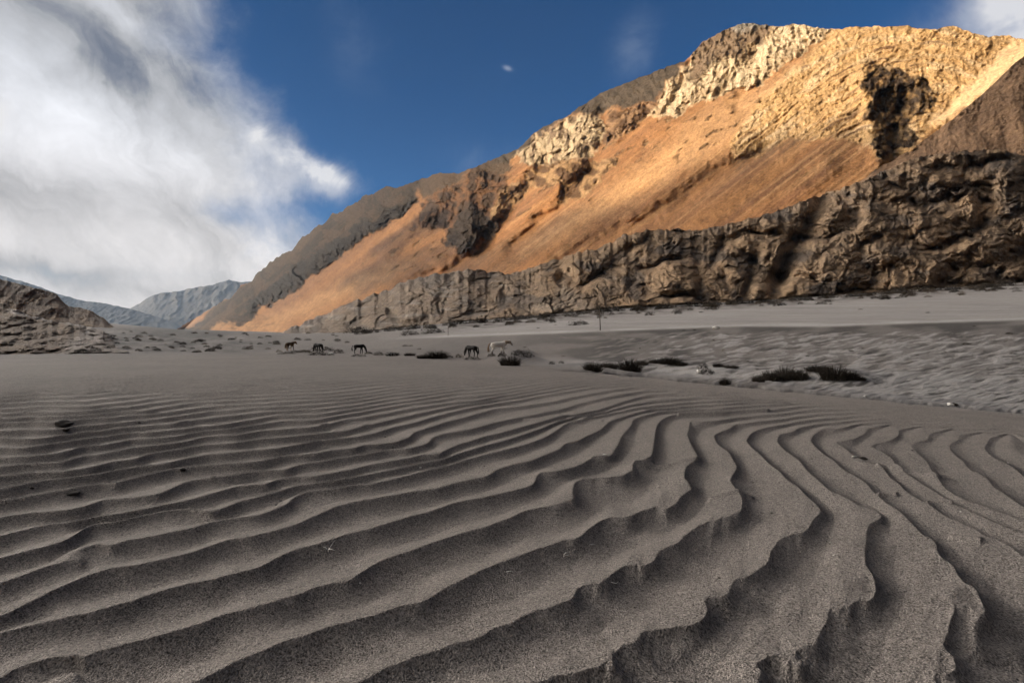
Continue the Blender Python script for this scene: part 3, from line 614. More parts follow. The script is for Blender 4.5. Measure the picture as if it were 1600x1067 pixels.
# bare spur rising at the right edge, in front of the mountain
spur_top = curve([(1340, 285), (1370, 262), (1395, 252), (1440, 222), (1480, 193), (1520, 160), (1550, 134), (1580, 104), (1600, 88), (1700, 20), (1990, -190)])
layer('hillside', np.arange(1340, 1990, 1.6), spur_top, curve([(1340, 292), (1500, 300), (1990, 300)]), curve([(1340, 500), (1450, 460), (1600, 418), (1990, 385)]), curve([(1340, 520), (1450, 492), (1600, 452), (1990, 420)]), M_mtn,
      lambda px, py: blend(px, (.17, .10, .058), ((.23, .135, .075), .5+1.2*fbm((px*.6+py*.8)/9, (px*.8-py*.6)/120, 4, 402)), ((.12, .075, .05), 2.2*(fbm(px/20, py/12, 4, 404)-.1)*sm(-(py-spur_top(px)), -22, -2))),
      lambda px, py, v: .012*fbm(px/60, py/60, 3, 406)+.002*fbm(px/6, py/6, 3, 408)+.006*ridged(px/20, py/20, 4, 409)*sm(v, .85, 1), nr=130, seed=410, tj=2.5, rockv=.15, back=500)
# brown rocky foothills in shade
foot_top = curve([(425, 521), (440, 519), (470, 505), (500, 494), (535, 478), (560, 468), (580, 462), (600, 455), (640, 437), (660, 432), (700, 426), (730, 421), (770, 424), (800, 428), (830, 418), (865, 406), (900, 396), (940, 386), (975, 368), (1010, 360), (1060, 358), (1090, 360), (1120, 354), (1160, 345), (1200, 335), (1250, 316), (1300, 299), (1340, 286), (1380, 268), (1420, 250), (1460, 241), (1500, 237), (1560, 233), (1600, 244), (1700, 250), (1990, 260)])
foot_base = curve([(425, 523), (560, 522), (620, 516), (700, 507), (800, 498), (940, 486), (1100, 475), (1200, 468), (1400, 456), (1600, 443), (1990, 420)])
foot_T = curve([(425, 720), (560, 540), (700, 430), (900, 372), (1100, 340), (1400, 325), (1600, 312), (1990, 300)])
foot_base = lambda px: yh_f(px)+F*h2_f(px)/foot_T(px)+1.5
def foot_relief(px, py, v):
    wx = px+fbm(px/40, py/40, 3, 500)*16; wy = py+fbm(px/40, py/40, 3, 503)*12
    r = .058-ridged((wx+wy*.45)/120, wy/62, 4, 505, .5)*.060-ridged((wx+wy*.3)/40, wy/21, 3, 508)*.011
    g1 = np.exp(-((px-(1265-(py-350)*.55))/16)**2)*sm(-py, -475, -440)       # gully
    g2 = np.exp(-((px-(1180-(py-400)*.25))/9)**2)*.8+np.exp(-((px-(1230-(py-400)*.3))/10)**2)*.7
    g3 = np.exp(-((px-(1090+(py-400)*.1))/8)**2)*.5
    r = r-.06*g1-.05*(g2+g3)*sm(py, 360, 420)
    r = r+.011*crack_rock(wx, wy, 50, 531)+.0026*crack_rock(px, py, 17, 541)+.0012*crack_rock(px, py, 7, 551)+.022*fbm((wx*.5+wy)/90, (wy*.5-wx)/240, 3, 557)+.03*fbm(wx/60, wy/38, 4, 556)+.0015*ridged((px-py*.8)/9, (py+px*.3)/16, 3, 558)
    return (r-.02)*sm(v, 0, .05)*(1-.3*sm(v, .9, 1))
def foot_col(px, py):
    wx = px+fbm(px/40, py/40, 3, 500)*16; wy = py+fbm(px/40, py/40, 3, 503)*12
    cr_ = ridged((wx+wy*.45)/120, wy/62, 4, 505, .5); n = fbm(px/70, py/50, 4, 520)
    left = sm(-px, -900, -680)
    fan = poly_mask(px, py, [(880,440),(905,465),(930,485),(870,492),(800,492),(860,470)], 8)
    return blend(px, (.33, .215, .125), ((.225, .155, .10), .4+2.2*n), ((.40, .27, .165), 1.6*fbm(px/25, py/18, 4, 523)), ((.11, .088, .072), .75*sm(fbm(px/60, py/35, 3, 525), .08, .35)), ((.10, .075, .058), np.clip((cr_-.55)*2.2, 0, .6)), ((.20, .162, .13), left*.6), ((.36, .31, .26), left*np.clip(2.0*(fbm(px/45, py/7, 4, 527)-.12), 0, .6)), ((.33, .25, .18), fan*.85))  # crevices of the relief get shade painted into the albedo
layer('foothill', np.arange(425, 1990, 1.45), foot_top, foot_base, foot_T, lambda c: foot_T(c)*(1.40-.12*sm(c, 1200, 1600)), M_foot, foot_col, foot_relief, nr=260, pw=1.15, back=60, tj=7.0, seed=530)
# left-hand hill, rubble bank, far ranges
lh_top = curve([(-400, 350), (-200, 395), (-60, 425), (0, 436), (40, 446), (88, 459), (97, 470), (108, 479), (130, 481), (145, 487), (160, 497), (180, 511)])
layer('hill', np.arange(-400, 181, 1.6), lh_top, curve([(-400, 520), (0, 516), (181, 516)]), curve([(-400, 150), (181, 260)]), curve([(-400, 300), (181, 420)]), M_foot,
      lambda px, py: blend(px, (.19, .137, .097), ((.28, .19, .115), 1.4*(fbm(px/40, py/12, 4, 602)+.2)), ((.16, .125, .10), sm(-py, -(lh_top(px)+20), -(lh_top(px)+6))*.55)),
      lambda px, py, v: (.05*ridged(px/55, py/45, 3, 604)+.02*ridged((px+py*.7)/20, py/22, 4, 606)+.012*crack_rock(px, py, 16, 607))*sm(v, 0, .1), nr=90, seed=610, tj=3, back=80)
rb_top = curve([(-400, 440), (-100, 462), (0, 481), (25, 484), (50, 494), (90, 503), (130, 508), (160, 516), (185, 535), (205, 547), (215, 549.3)])
layer('bank', np.arange(-400, 200, 1.2), rb_top, curve([(-400, 572), (0, 560), (60, 558), (150, 553), (216, 549)]), curve([(-400, 30), (0, 38), (216, 47)]), curve([(-400, 60), (0, 90), (216, 100)]), M_near,
      lambda px, py: blend(px, (.19, .137, .095), ((.27, .195, .135), 1.7*fbm(px/22, py/9, 4, 622)), ((.40, .345, .30), sm(-np.abs(py-np.interp(px, [0, 20, 60, 130, 150], [478, 485, 493, 505, 509])-2), -6, -1)*sm(px, 5, 25)*.9), ((.36, .31, .27), sm(px+py*1.0-640, -14, 20)*.7), ((.16, .13, .105), 2.2*(fbm(px/9, py/4, 4, 624)-.15))),
      lambda px, py, v: (-.05*ridged((px+py)/80, py/26, 3, 626)+.03+.008*crack_rock(px, py*2, 22, 628)+.006*crack_rock(px, py*2, 8, 629)+.05*fbm(px/30, py/9, 3, 631))*sm(v, 0, .08), nr=150, seed=630, tj=3.0, pw=1.5, back=25)
layer('far_ridge', np.arange(-200, 330, 2.0), curve([(-500, 330), (-200, 400), (0, 430), (50, 444), (90, 459), (130, 470), (165, 474), (205, 483), (240, 493), (270, 503), (300, 516), (330, 522)]), curve([(-500, 524), (330, 524)]), curve([(-500, 10000), (330, 10000)]), curve([(-500, 14000), (330, 12500)]), M_far,
      lambda px, py: blend(px, (.036, .037, .042), ((.085, .08, .075), 1.2*fbm(px/30, py/10, 4, 702))), lambda px, py, v: (.018*ridged((px+py)/30, py/22, 4, 704)+.010*ridged((px+py)/9, py/9, 3, 707))*sm(v, 0, .1), nr=60, seed=710, tj=2, back=1500)
layer('far_peak', np.arange(150, 620, 2), curve([(150, 520), (190, 492), (207, 480), (235, 463), (255, 457), (275, 456), (290, 452), (310, 448), (330, 446), (345, 441), (358, 437), (372, 441), (390, 440), (430, 436), (520, 450), (620, 500)]), curve([(150, 524), (620, 524)]), curve([(150, 13500), (620, 13500)]), curve([(150, 16500), (620, 16500)]), M_far,
      lambda px, py: blend(px, (.05, .045, .042), ((.14, .118, .098), 1.5*(fbm((px+py*.9)/8, py/40, 4, 720)+.05))), lambda px, py, v: (.020*ridged((px+py*.7+fbm(px/20, py/20, 3, 727)*20)/30, py/50, 4, 722)+.012*fbm((px+py*.7)/9, py/14, 4, 725))*sm(v, 0, .1), nr=70, seed=730, tj=3, back=1500)

# ---------------------------------------------------------------- the opposite valley side (left of and behind the viewer): it keeps the valley floor in shade
tanE = math.tan(rad(SUN_EL)); kx = math.cos(rad(SUN_AZ))/abs(math.sin(rad(SUN_AZ)))      # Y drift per metre towards the sun
def crest_pt(q, c, xo):
    return -xo, q+kx*xo, c+tanE*xo/abs(math.sin(rad(SUN_AZ)))
CQ = [(-2500, 520, 2400), (-1200, 480, 2200), (-400, 430, 2050), (100, 380, 2000), (300, 425, 2000), (362, 392, 2000), (395, 348, 2000), (427, 292, 2000), (460, 243, 2000), (496, 215, 2000), (531, 195, 2000), (594, 168, 2000), (700, 138, 2050), (800, 95, 2100), (922, 60, 2150), (1200, 0, 2250), (1700, -160, 2500), (2500, -420, 3000), (3500, -700, 4000), (4400, -980, 5000), (5200, -1500, 6000)]
crest = [crest_pt(*p) for p in CQ]
crest = [(3500, -2600, 900), (1500, -3000, 1000), (-500, -3100, 1100)]+crest
cc = np.array(crest, float)
tpar = np.concatenate([[0], np.cumsum(np.hypot(*np.diff(cc[:, :2], axis=0).T))])
tt = np.interp(np.linspace(0, len(cc)-1, (len(cc)-1)*22), np.arange(len(cc)), tpar); CXs = np.interp(tt, tpar, cc[:, 0]); CYs = np.interp(tt, tpar, cc[:, 1]); CZs = np.interp(tt, tpar, cc[:, 2])+8*fbm(tt/90, tt*0, 3, 801)
ux = np.gradient(CXs); uy = np.gradient(CYs); un = np.hypot(ux, uy)
for _ in range(60):
    ux = np.convolve(np.pad(ux, 2, mode='edge'), np.ones(5)/5, 'valid'); uy = np.convolve(np.pad(uy, 2, mode='edge'), np.ones(5)/5, 'valid')
un = np.hypot(ux, uy); nx, ny = uy/un, -ux/un
ws = np.concatenate([np.linspace(-1, 0, 24), np.linspace(0, 1, 24)[1:]])
XX = CXs[None]+nx[None]*ws[:, None]*np.maximum(CZs, 200)[None]*1.15; YY = CYs[None]+ny[None]*ws[:, None]*np.maximum(CZs, 200)[None]*1.15
ZZ = CZs[None]*(1-np.abs(ws[:, None]))*1.0-20*np.abs(ws[:, None])
ZZ = ZZ+(ridged(XX/500, YY/500, 4, 805)-.5)*180*np.sin(np.pi*np.abs(ws[:, None]))
oo = grid_mesh('opposite_ridge', XX, YY, ZZ, M_far, blend(XX, (.15, .11, .08), ((.22, .16, .11), fbm(XX/300, YY/300, 4, 808)+.4)), attrs={'rock': np.full(XX.shape, .5)}); tag(oo, kind='structure')
# ---------------------------------------------------------------- clouds whose soft shadows lie on the mountain
bpy.context.view_layer.update()
M_cloud = simple_mat('cloud_white', (.85, .85, .86), .9, .05, .01)
def ico(sub):
    me = bpy.data.meshes.new('t'); import bmesh
    bm = bmesh.new(); bmesh.ops.create_icosphere(bm, subdivisions=sub, radius=1); 
    v = np.array([x.co[:] for x in bm.verts]); f = [[q.index for q in p.verts] for p in bm.faces]; bm.free(); bpy.data.meshes.remove(me); return v, f
def mesh_obj(name, v, f, mat, smooth=True, parent=None):
    me = bpy.data.meshes.new(name); me.from_pydata([tuple(map(float, a)) for a in v], [], f); me.update()
    me.polygons.foreach_set('use_smooth', [smooth]*len(me.polygons)); me.materials.append(mat)
    o = bpy.data.objects.new(name, me); C.objects.link(o)
    if parent: o.parent = parent
    return o
def cloud(path, rad_, dist=6500):
    V, Fc = ico(3); vs, fs = [], []
    P = []
    for px, py in path:
        T = float(plane_T(np.array(float(px)), np.array(float(py)))); P.append(np.array(P3(float(px), float(py), T)).astype(float)+L*dist)
    P = np.array(P); seg = np.linalg.norm(np.diff(P, axis=0), axis=1); cum = np.concatenate([[0], np.cumsum(seg)])
    n = max(4, int(cum[-1]/(rad_*.8)))
    for i in range(n):
        c_ = np.array([np.interp(i/(n-1)*cum[-1], cum, P[:, k]) for k in range(3)])
        r = rad_*random.uniform(.6, 1.15)*(.5+.5*math.sin(math.pi*(i+.6)/(n+.2)))
        w = V*np.array([1.6, 1.6, 1.0])*r*(1+.28*perlin(V[:, 0]*2.3+i*7, V[:, 1]*2.3+V[:, 2]*3, 820)[:, None])
        fs += [[q+len(vs) for q in p] for p in Fc]; vs += list(w+c_+np.array([random.uniform(-.4, .4) for _ in range(3)])*r)
    vs = np.array(vs); c0 = vs.mean(0)
    o = mesh_obj('cloud', vs-c0, fs, M_cloud); o.location = c0; tag(o, kind='structure'); return o
cloud([(1020, 322), (1110, 285), (1190, 250), (1290, 250)], 74)
cloud([(700, 420), (790, 392), (880, 362), (960, 342)], 60)
cloud([(870, 408), (960, 378), (1070, 352), (1150, 335)], 52)
cloud([(540, 440), (600, 425), (690, 400)], 70)
cloud([(590, 385), (640, 360), (690, 345)], 74)

# ---------------------------------------------------------------- placing things on the ground
GR = [o for o in C.objects if o.name.startswith('ground')][0]
LAND = [o for o in C.objects if o.name in ('ground', 'bank', 'foothill', 'hill')]
def hit(px, py, objs=None):
    d = Vector(((px-CX)/F, 1, (HZ-py)/F)).normalized(); o0 = Vector((0, 0, ZC)); best = None
    for ob in (objs or [GR]):
        ok, p, n, i = ob.ray_cast(o0, d)
        if ok and (best is None or (p-o0).length < (best-o0).length): best = p
    if best is None: best, _ = gpos(px, py)
    return Vector(best)
def link_copy(src, name=None):
    o = src.copy(); C.objects.link(o)
    for ch in src.children:
        c = ch.copy(); c.parent = o; C.objects.link(c)
    return o
# ---- shrubs
M_shrub = simple_mat('dry_shrub', (.036, .028, .020), .9, .5, 3)
M_shrub2 = simple_mat('brown_shrub', (.075, .055, .036), .9, .4, 3)
M_stone = simple_mat('grey_stone', (.30, .26, .225), .9, .5, 9, .01)
M_dark = simple_mat('dark_stone', (.055, .045, .037), .9, .4, 9, .01)
M_white = simple_mat('white_stone', (.74, .69, .62), .8, .25, 14, .01)
M_wood = simple_mat('grey_wood', (.11, .085, .065), .9, .3, 20)
def blades(n, lean, w, seed, spread=1.0, base=True):
    r = random.Random(seed); vs, fs = [], []
    for i in range(n):
        a = r.uniform(0, 2*math.pi); d = spread*math.sqrt(r.random())*.92; bx, by = d*math.cos(a)*.9, d*math.sin(a)*.9
        hgt = r.uniform(.45, 1.0)*(1-.45*d*d); la = a+r.uniform(-.8, .8); ln = lean*(.25+d)*r.uniform(.4, 1.3)
        t = r.uniform(0, math.pi); wx, wy = math.cos(t)*w, math.sin(t)*w; b0 = len(vs)
        for k, (f, ww) in enumerate(((0, 1), (.5, .9), (.85, .6), (1, .08))):
            x = bx+math.cos(la)*ln*f*f; y = by+math.sin(la)*ln*f*f; z = hgt*f-.06
            vs += [(x-wx*ww, y-wy*ww, z), (x+wx*ww, y+wy*ww, z)]
        fs += [[b0+2*k, b0+2*k+1, b0+2*k+3, b0+2*k+2] for k in range(3)]
    if base:
        for i in range(320):
            a = r.uniform(0, 2*math.pi); d = math.sqrt(r.random())*.95; z = r.uniform(-.05, .62)*(1-.5*d*d)
            c0 = Vector((d*math.cos(a), d*math.sin(a), z)); u = Vector((r.uniform(-1, 1), r.uniform(-1, 1), r.uniform(-.6, 1))).normalized()*r.uniform(.04, .09); v = u.orthogonal().normalized()*.03
            b0 = len(vs); vs += [tuple(c0-u), tuple(c0+v), tuple(c0+u), tuple(c0-v)]; fs.append([b0, b0+1, b0+2, b0+3])
    return vs, fs
def leafball(n, seed, w=.07):
    r = random.Random(seed); vs, fs = [], []
    for i in range(n):
        a = r.uniform(0, 2*math.pi); e = math.asin(r.random()); q = r.uniform(.35, 1)**.5*(1+.18*math.sin(3*a+seed)+.12*math.sin(5*a+2*e))
        c0 = Vector((math.cos(a)*math.cos(e)*q, math.sin(a)*math.cos(e)*q, math.sin(e)*q*.95-.05))
        u = Vector((r.uniform(-1, 1), r.uniform(-1, 1), r.uniform(-1, 1))).normalized()*w*r.uniform(.6, 1.5); v = u.orthogonal().normalized()*w*.55
        b0 = len(vs); vs += [c0-u, c0+v, c0+u, c0-v]; fs.append([b0, b0+1, b0+2, b0+3])
    return vs, fs
SP = [mesh_obj('grass_tuft', *blades(420, .55, .016, 3+i), M_shrub, False) for i in range(3)]
BP_ = [mesh_obj('bush', *leafball(520, 20+i), M_shrub if i < 2 else M_shrub2, False) for i in range(3)]
used = set()
def shrub(px, py, wpx, hpx, kind, label, group, yaw=None, land=None):
    src = (SP if kind == 's' else BP_)[random.randrange(3)]
    p = hit(px, py, land)
    k = p.y/F; hpx *= (1.45 if kind == 's' else 1.1); wpx *= 1.25
    if src.name not in used: used.add(src.name); o = src
    else: o = src.copy(); C.objects.link(o)
    o.location = p-Vector((0, 0, .02*hpx*k)); o.scale = (wpx*k/2, wpx*k/2*.8, hpx*k); o.rotation_euler = (0, 0, random.uniform(0, 6.28) if yaw is None else yaw)
    tag(o, label, 'grass tuft' if kind == 's' else 'bush', group); return o
big = [ (927,579,32,14,'s','spiky dark shrub at the left end of the clump on the dune rim'),
 (952,575,26,9,'s','low dark tuft on the dune rim between two taller dark shrubs'),
 (984,580,32,19,'s','tall spiky dark shrub on the rim above the start of the furrow'),
 (1003,570,18,7,'s','small dark tuft where the tall spiky shrub meets a pale sand hummock'),
 (1027,567,24,6,'s','thin fringe of grass on the left of the pale sand hummock'),
 (1046,568,30,10,'s','dark grass tuft crowning the pale sand hummock'),
 (1064,571,20,6,'s','low grass tuft trailing down the right end of the pale hummock'),
 (862,569,9,5,'b','tiny dark bush alone on pale sand, left one of a pair'),
 (877,568,10,5,'b','tiny dark bush alone on pale sand, right one of a pair'),
 (1098,576,16,10,'b','rounded dark bush on top of a small mound beside a white stone'),
 (1104,584,22,9,'b','dark bush at the foot of a small mound, just under another bush'),
 (1122,573,14,6,'s','small grass tuft on the middle of the small mound'),
 (1141,575,22,5,'s','low grass tuft trailing to the right of the small mound'),
 (1133,602,17,12,'s','lone spiky tuft growing beside the thin furrow'),
 (1185,597,18,11,'s','left end tuft of the largest hummock, low and spiky'),
 (1204,594,28,15,'s','spiky dark shrub on the left part of the largest hummock'),
 (1228,592,34,19,'s','broad spiky shrub, tallest on the left half of the largest hummock'),
 (1250,593,24,15,'s','spiky shrub left of the bare gap on the largest hummock'),
 (1280,580,34,10,'s','low fringe of grass on the crest of the largest hummock'),
 (1303,592,36,20,'s','broad dark shrub right of the bare gap on the largest hummock'),
 (1330,592,26,13,'s','spiky shrub near the right end of the largest hummock'),
 (1344,594,14,6,'s','small tuft ending the largest hummock on its right'),
 (797,571,28,14,'s','spiky dark shrub on the near foot of the mound by the white horse'),
 (815,558,34,12,'b','wide dark bush on the mound right of the white horse'),
 (768,557,14,6,'b','small dark bush at the hind legs of the white horse'),
 (784,557,14,7,'b','small dark bush under the belly of the white horse'),
 (683,560,30,12,'s','broad dark tuft left of the black grazing horse'),
 (660,560,18,6,'s','low tuft left of the broad dark tuft on the rim'),
 (640,556,16,5,'s','faint low tuft on the rim by a bleached stone'),
 (613,556,22,6,'s','low tuft right of a bleached stone on the rim'),
 (592,555,16,6,'b','low dark bush just right of the small dark horse'),
 (576,553,12,4,'b','small dark bush touching the muzzle of the small dark horse'),
 (717,559,14,7,'b','small dark bush in front of the grazing black horse'),
 (703,559,12,4,'b','very small dark bush on the rim between tuft and black horse'),
 (529,552,18,7,'b','rounded dark bush between the two dark horses'),
 (513,548,16,6,'b','dark bush just right of the dark horse behind the mound'),
 (478,551,24,5,'b','low dark scrub between brown animal and dark horse'),
 (738,562,30,5,'b','low scrub hiding the hooves of the black grazing horse'),
 (560,557,24,4.5,'b','low scrub hiding the hooves of the small dark horse'),
 (499,555,30,5,'b','low scrub in front of the half hidden dark horse'),
 (449,553,22,4.5,'b','low scrub in front of the brown horse at the left end'),
 (462,551,18,4,'b','low dark scrub at the feet of the brown animal')]
for a in big: shrub(*a, 'shrubs along the rim of the dune')
# row of bushes under the foothills
random.seed(21)
for i in range(110):
    px = random.uniform(640, 1600); t = random.random()
    by = float(foot_base(np.array(px))); py = by+1.5+11*t*min(1, (px-560)/260)
    w = random.uniform(7, 20)*(1.15-.5*t); shrub(px, py, w, w*random.uniform(.28, .5), 'b', 'low dark bush in the gravel belt at the foot of the brown hills', 'bushes along the foot of the brown hills')
for i in range(50):
    px = 560+1050*(i+random.random())/50; by = float(foot_base(np.array(px)))
    shrub(px, by+2.5, random.uniform(18, 36), random.uniform(5, 9), 'b', 'dark bush right against the foot of the brown hills', 'bushes against the foot of the brown hills')
# small tufts dotted over the left middle distance
for i in range(110):
    px = random.gauss(*random.choice(((300, 60), (420, 70), (230, 60), (170, 30), (350, 90)))) ; py = random.uniform(517, 551)
    if not 110 < px < 640: continue
    if py < float(yh_f(np.array(px)))+4: continue
    w = random.uniform(3.5, 12)*(.6+(py-515)/40); shrub(px, py, w, w*.36, 'b', 'small dark tuft dotted over the grey flat between the left bank and the herd', 'tufts on the grey flat at left', land=LAND)
for px, py, w in ((1093,530,5),(1168,565,6),(1183,577,5),(1262,557,6),(1330,549,8),(1349,545,5),(1510,538,11),(1583,553,8),(1433,555,5),(1478,551,4),(1490,550,4),(1220,564,4),(1130,548,5),(1133,552,5),(1115,532,4),(1069,517,6),(1085,516,5),(841,513,5),(905,508,26),(1577,522,9),(560,520,34),(677,521,30),(640,524,30),(790,545,5),(820,543,6),(633,541,8),(642,541,8),(655,546,7),(527,534,6),(1345,484,6),(1450,489,5),(1590,456,14),(1585,452,12),(1168,552,4),(1000,545,4),(880,557,5),(1522,510,4),(868,508,4)):
    shrub(px, py, w, max(1.6, w*.3), 'b', 'scattered small dark tuft on the open sandy plain', 'tufts scattered over the plain')

# ---- stones
def stone_mesh(seed, sub=3):
    V, Fc = ico(sub); r = perlin(V[:, 0]*1.3+seed*5, V[:, 1]*1.3+V[:, 2]*1.7, seed)*.45+perlin(V[:, 0]*3+seed, V[:, 1]*3-V[:, 2]*3.3, seed+1)*.18
    V = V*(1+r[:, None]); V = np.sign(V)*np.abs(V)**.9; return V, Fc
def stone(px, py, wpx, hpx, mat, label, seed, cat='stone', yaw=0, name='stone', group=None):
    p = hit(px, py); k = p.y/F; V, Fc = stone_mesh(seed); o = mesh_obj(name, V, Fc, mat, True)
    o.location = p+Vector((0, 0, hpx*k*.28)); o.scale = (wpx*k/2, wpx*k/2*.8, hpx*k/2); o.rotation_euler = (.1, .1, yaw); tag(o, label, cat, group); return o
stone(1119, 514, 11, 6, M_white, 'pale rounded boulder on the far edge of the sandy plain, right of the pole', 901, 'boulder', name='boulder')
stone(1485, 634, 9, 5.5, M_white, 'pale stone resting on the thin furrow at the right edge', 903)
stone(1492, 634, 8, 6, M_dark, 'dark stone leaning against the pale stone on the thin furrow', 904)
stone(1335, 715, 7, 4, M_white, 'small white stone lying between the curved ripples at right', 905)
stone(1348, 717, 13, 4, M_dark, 'flat dark stone just right of the small white stone', 906)
stone(945, 712, 7, 4, M_white, 'small pale pebble in a hollow of the central ripples', 907)
stone(1093, 581, 8, 5, M_white, 'pale stone beside the bush on the small mound', 908)
stone(518, 554, 9, 4, M_white, 'pale stone between dark horse and rounded bush', 909)
stone(612, 556, 15, 5, M_white, 'long bleached stone lying on the dune rim', 910, yaw=.3)
stone(1180, 592, 8, 5, M_stone, 'grey stone at the left foot of the largest hummock', 911)
stone(1352, 620, 5, 3, M_white, 'tiny pale stone above the furrow, left of the pale and dark pair', 912)
stone(100, 664, 24, 9, M_dark, 'dark rough clod lying across the fine ripples at left', 913, 'clod', name='clod')
stone(103, 673, 9, 5, M_dark, 'small dark clod just below the larger rough clod', 914, 'clod', name='clod')
stone(114, 771, 18, 3.5, M_dark, 'flat dark flake of debris lying on a ripple at left', 915, 'debris', name='debris')
stone(286, 735, 8, 5, M_dark, 'small dark lump half buried where two ripples join', 916, 'clod', name='clod')
stone(50, 763, 5, 3, M_dark, 'tiny dark lump on the ripples near the left edge', 917, 'clod', name='clod')
random.seed(5)
for i in range(46):
    px, py = random.uniform(20, 1580), random.uniform(660, 1050); w = random.uniform(2, 4.2)
    stone(px, py, w, w*.6, random.choice((M_dark, M_dark, M_stone, M_white)), 'tiny loose chip of stone lying on the rippled sand', 930+i % 5, 'pebble', name='pebble', group='chips of stone on the ripples')
# ---- twigs
def twig(px, py, segs, label, rpx=.7):
    p = hit(px, py); k = p.y/F; vs, fs = [], []
    for pts in segs:
        b0 = len(vs); n = 6
        P_ = [Vector((x*k, yy*k, z*k)) for x, yy, z in pts]
        for i, q_ in enumerate(P_):
            d = (P_[min(i+1, len(P_)-1)]-P_[max(i-1, 0)]).normalized(); u = d.orthogonal().normalized(); v = d.cross(u)
            r = rpx*k*(1-.6*i/(len(P_)-1))
            for j in range(n): vs.append(q_+u*math.cos(j/n*6.283)*r+v*math.sin(j/n*6.283)*r)
        for i in range(len(P_)-1):
            for j in range(n): fs.append([b0+i*n+j, b0+i*n+(j+1) % n, b0+(i+1)*n+(j+1) % n, b0+(i+1)*n+j])
        fs.append([b0+j for j in range(n)][::-1]); fs.append([b0+(len(P_)-1)*n+j for j in range(n)])
    o = mesh_obj('twig', vs, fs, M_white); o.location = p; tag(o, label, 'twig'); return o
twig(513, 862, [[(-1, 0, -2), (1, 0, 4), (5, 1, 11), (9, 2, 17)], [(0, 0, 2), (-5, 2, 6), (-9, 3, 7)], [(1, 0, 4), (6, -2, 5), (12, -3, 3)]], 'pale forked twig sticking up from the ripple left of centre', .8)
twig(881, 870, [[(0, 0, -2), (0, 0, 4), (3, 0, 7), (7, 0, 7)], [(0, 0, 3), (4, 3, 2), (9, 4, 2)]], 'small hooked white twig in a trough right of centre', .9)
twig(957, 911, [[(-5, 0, 2), (0, 0, 1.5), (5, -1, .5), (9, 0, 2)]], 'short pale splinter lying low in the dark trough', .8)
twig(797, 894, [[(-6, 0, 1), (0, 0, 2), (5, 1, 1)]], 'tiny pale splinter lying at the centre of the foreground', .7)
twig(925, 852, [[(-6, 0, 1), (0, 1, 1.5), (6, 1, 1)]], 'short flat splinter up the slope from the hooked twig', .6)

# ---- poles
def post(px, py, hpx, lean, rad_m, label, cat, arm):
    p = hit(px, py); k = p.y/F; H = hpx*k
    e = bpy.data.objects.new('utility_pole' if arm else 'marker_post', None); C.objects.link(e); e.location = p; tag(e, label, cat)
    vs, fs = [], []; n = 12
    for i in range(7):
        f = i/6; r = rad_m*(1-.35*f)
        for j in range(n): vs.append((r*math.cos(j/n*6.283)+lean*H*f, r*math.sin(j/n*6.283), -.3+(H+.3)*f))
    for i in range(6):
        for j in range(n): fs.append([i*n+j, i*n+(j+1) % n, (i+1)*n+(j+1) % n, (i+1)*n+j])
    fs.append([6*n+j for j in range(n)])
    mesh_obj('shaft', vs, fs, M_wood, True, e)
    if arm:
        a, b_, c_ = .55, .05, .05; z = H*.955; x = lean*H
        mesh_obj('crossarm', [(x+sx*a, sy*b_-.1, z+sz*c_) for sx in (-1, 1) for sy in (-1, 1) for sz in (-1, 1)], [[0, 1, 3, 2], [4, 6, 7, 5], [0, 4, 5, 1], [2, 3, 7, 6], [0, 2, 6, 4], [1, 5, 7, 3]], M_wood, False, e)
        V, Fc = ico(2)
        for sx in (-.85, 0, .85): mesh_obj('insulator', V*np.array([.05, .05, .09])+np.array([x+sx*a, -.1, z+.13]), Fc, M_dark, True, e)
    return e
post(938, 516, 37, -.035, .085, 'thin leaning wooden utility pole standing alone on the pale flat', 'pole', True)
post(700, 524.5, 17, 0.0, .06, 'short thin dark post standing at the left end of the pale flat', 'post', False)

# ---- horses
def coat(name, c1, c2, muzzle=None, scale=3):
    m, t, b, q = new_mat(name); tc = N('ShaderNodeTexCoord', t); v = tc.outputs['Object']
    base = q.mix(q.sstep(q.noise(v, scale, 5, .6), .38, .62), c1+(1,), c2+(1,))
    if muzzle:
        sp = N('ShaderNodeSeparateXYZ', t); t.links.new(v, sp.inputs[0])
        base = q.mix(q.sstep(sp.outputs[0], 1.22, 1.34), base, muzzle+(1,))
        base = q.mix(q.sstep(sp.outputs[2], .62, .30), base, (.12, .09, .07, 1))  # lower legs painted darker, as they stand in shade
    t.links.new(base, b.inputs['Base Color']); b.inputs['Roughness'].default_value = .75; return m
M_black = coat('black_coat', (.012, .010, .009), (.022, .017, .014)); M_whitec = coat('white_coat', (.78, .72, .64), (.66, .58, .49), (.04, .03, .025))
M_brown = coat('brown_coat', (.20, .115, .055), (.045, .028, .018), None, 1.6); M_tan = coat('tan_mane', (.34, .2, .11), (.25, .15, .08))
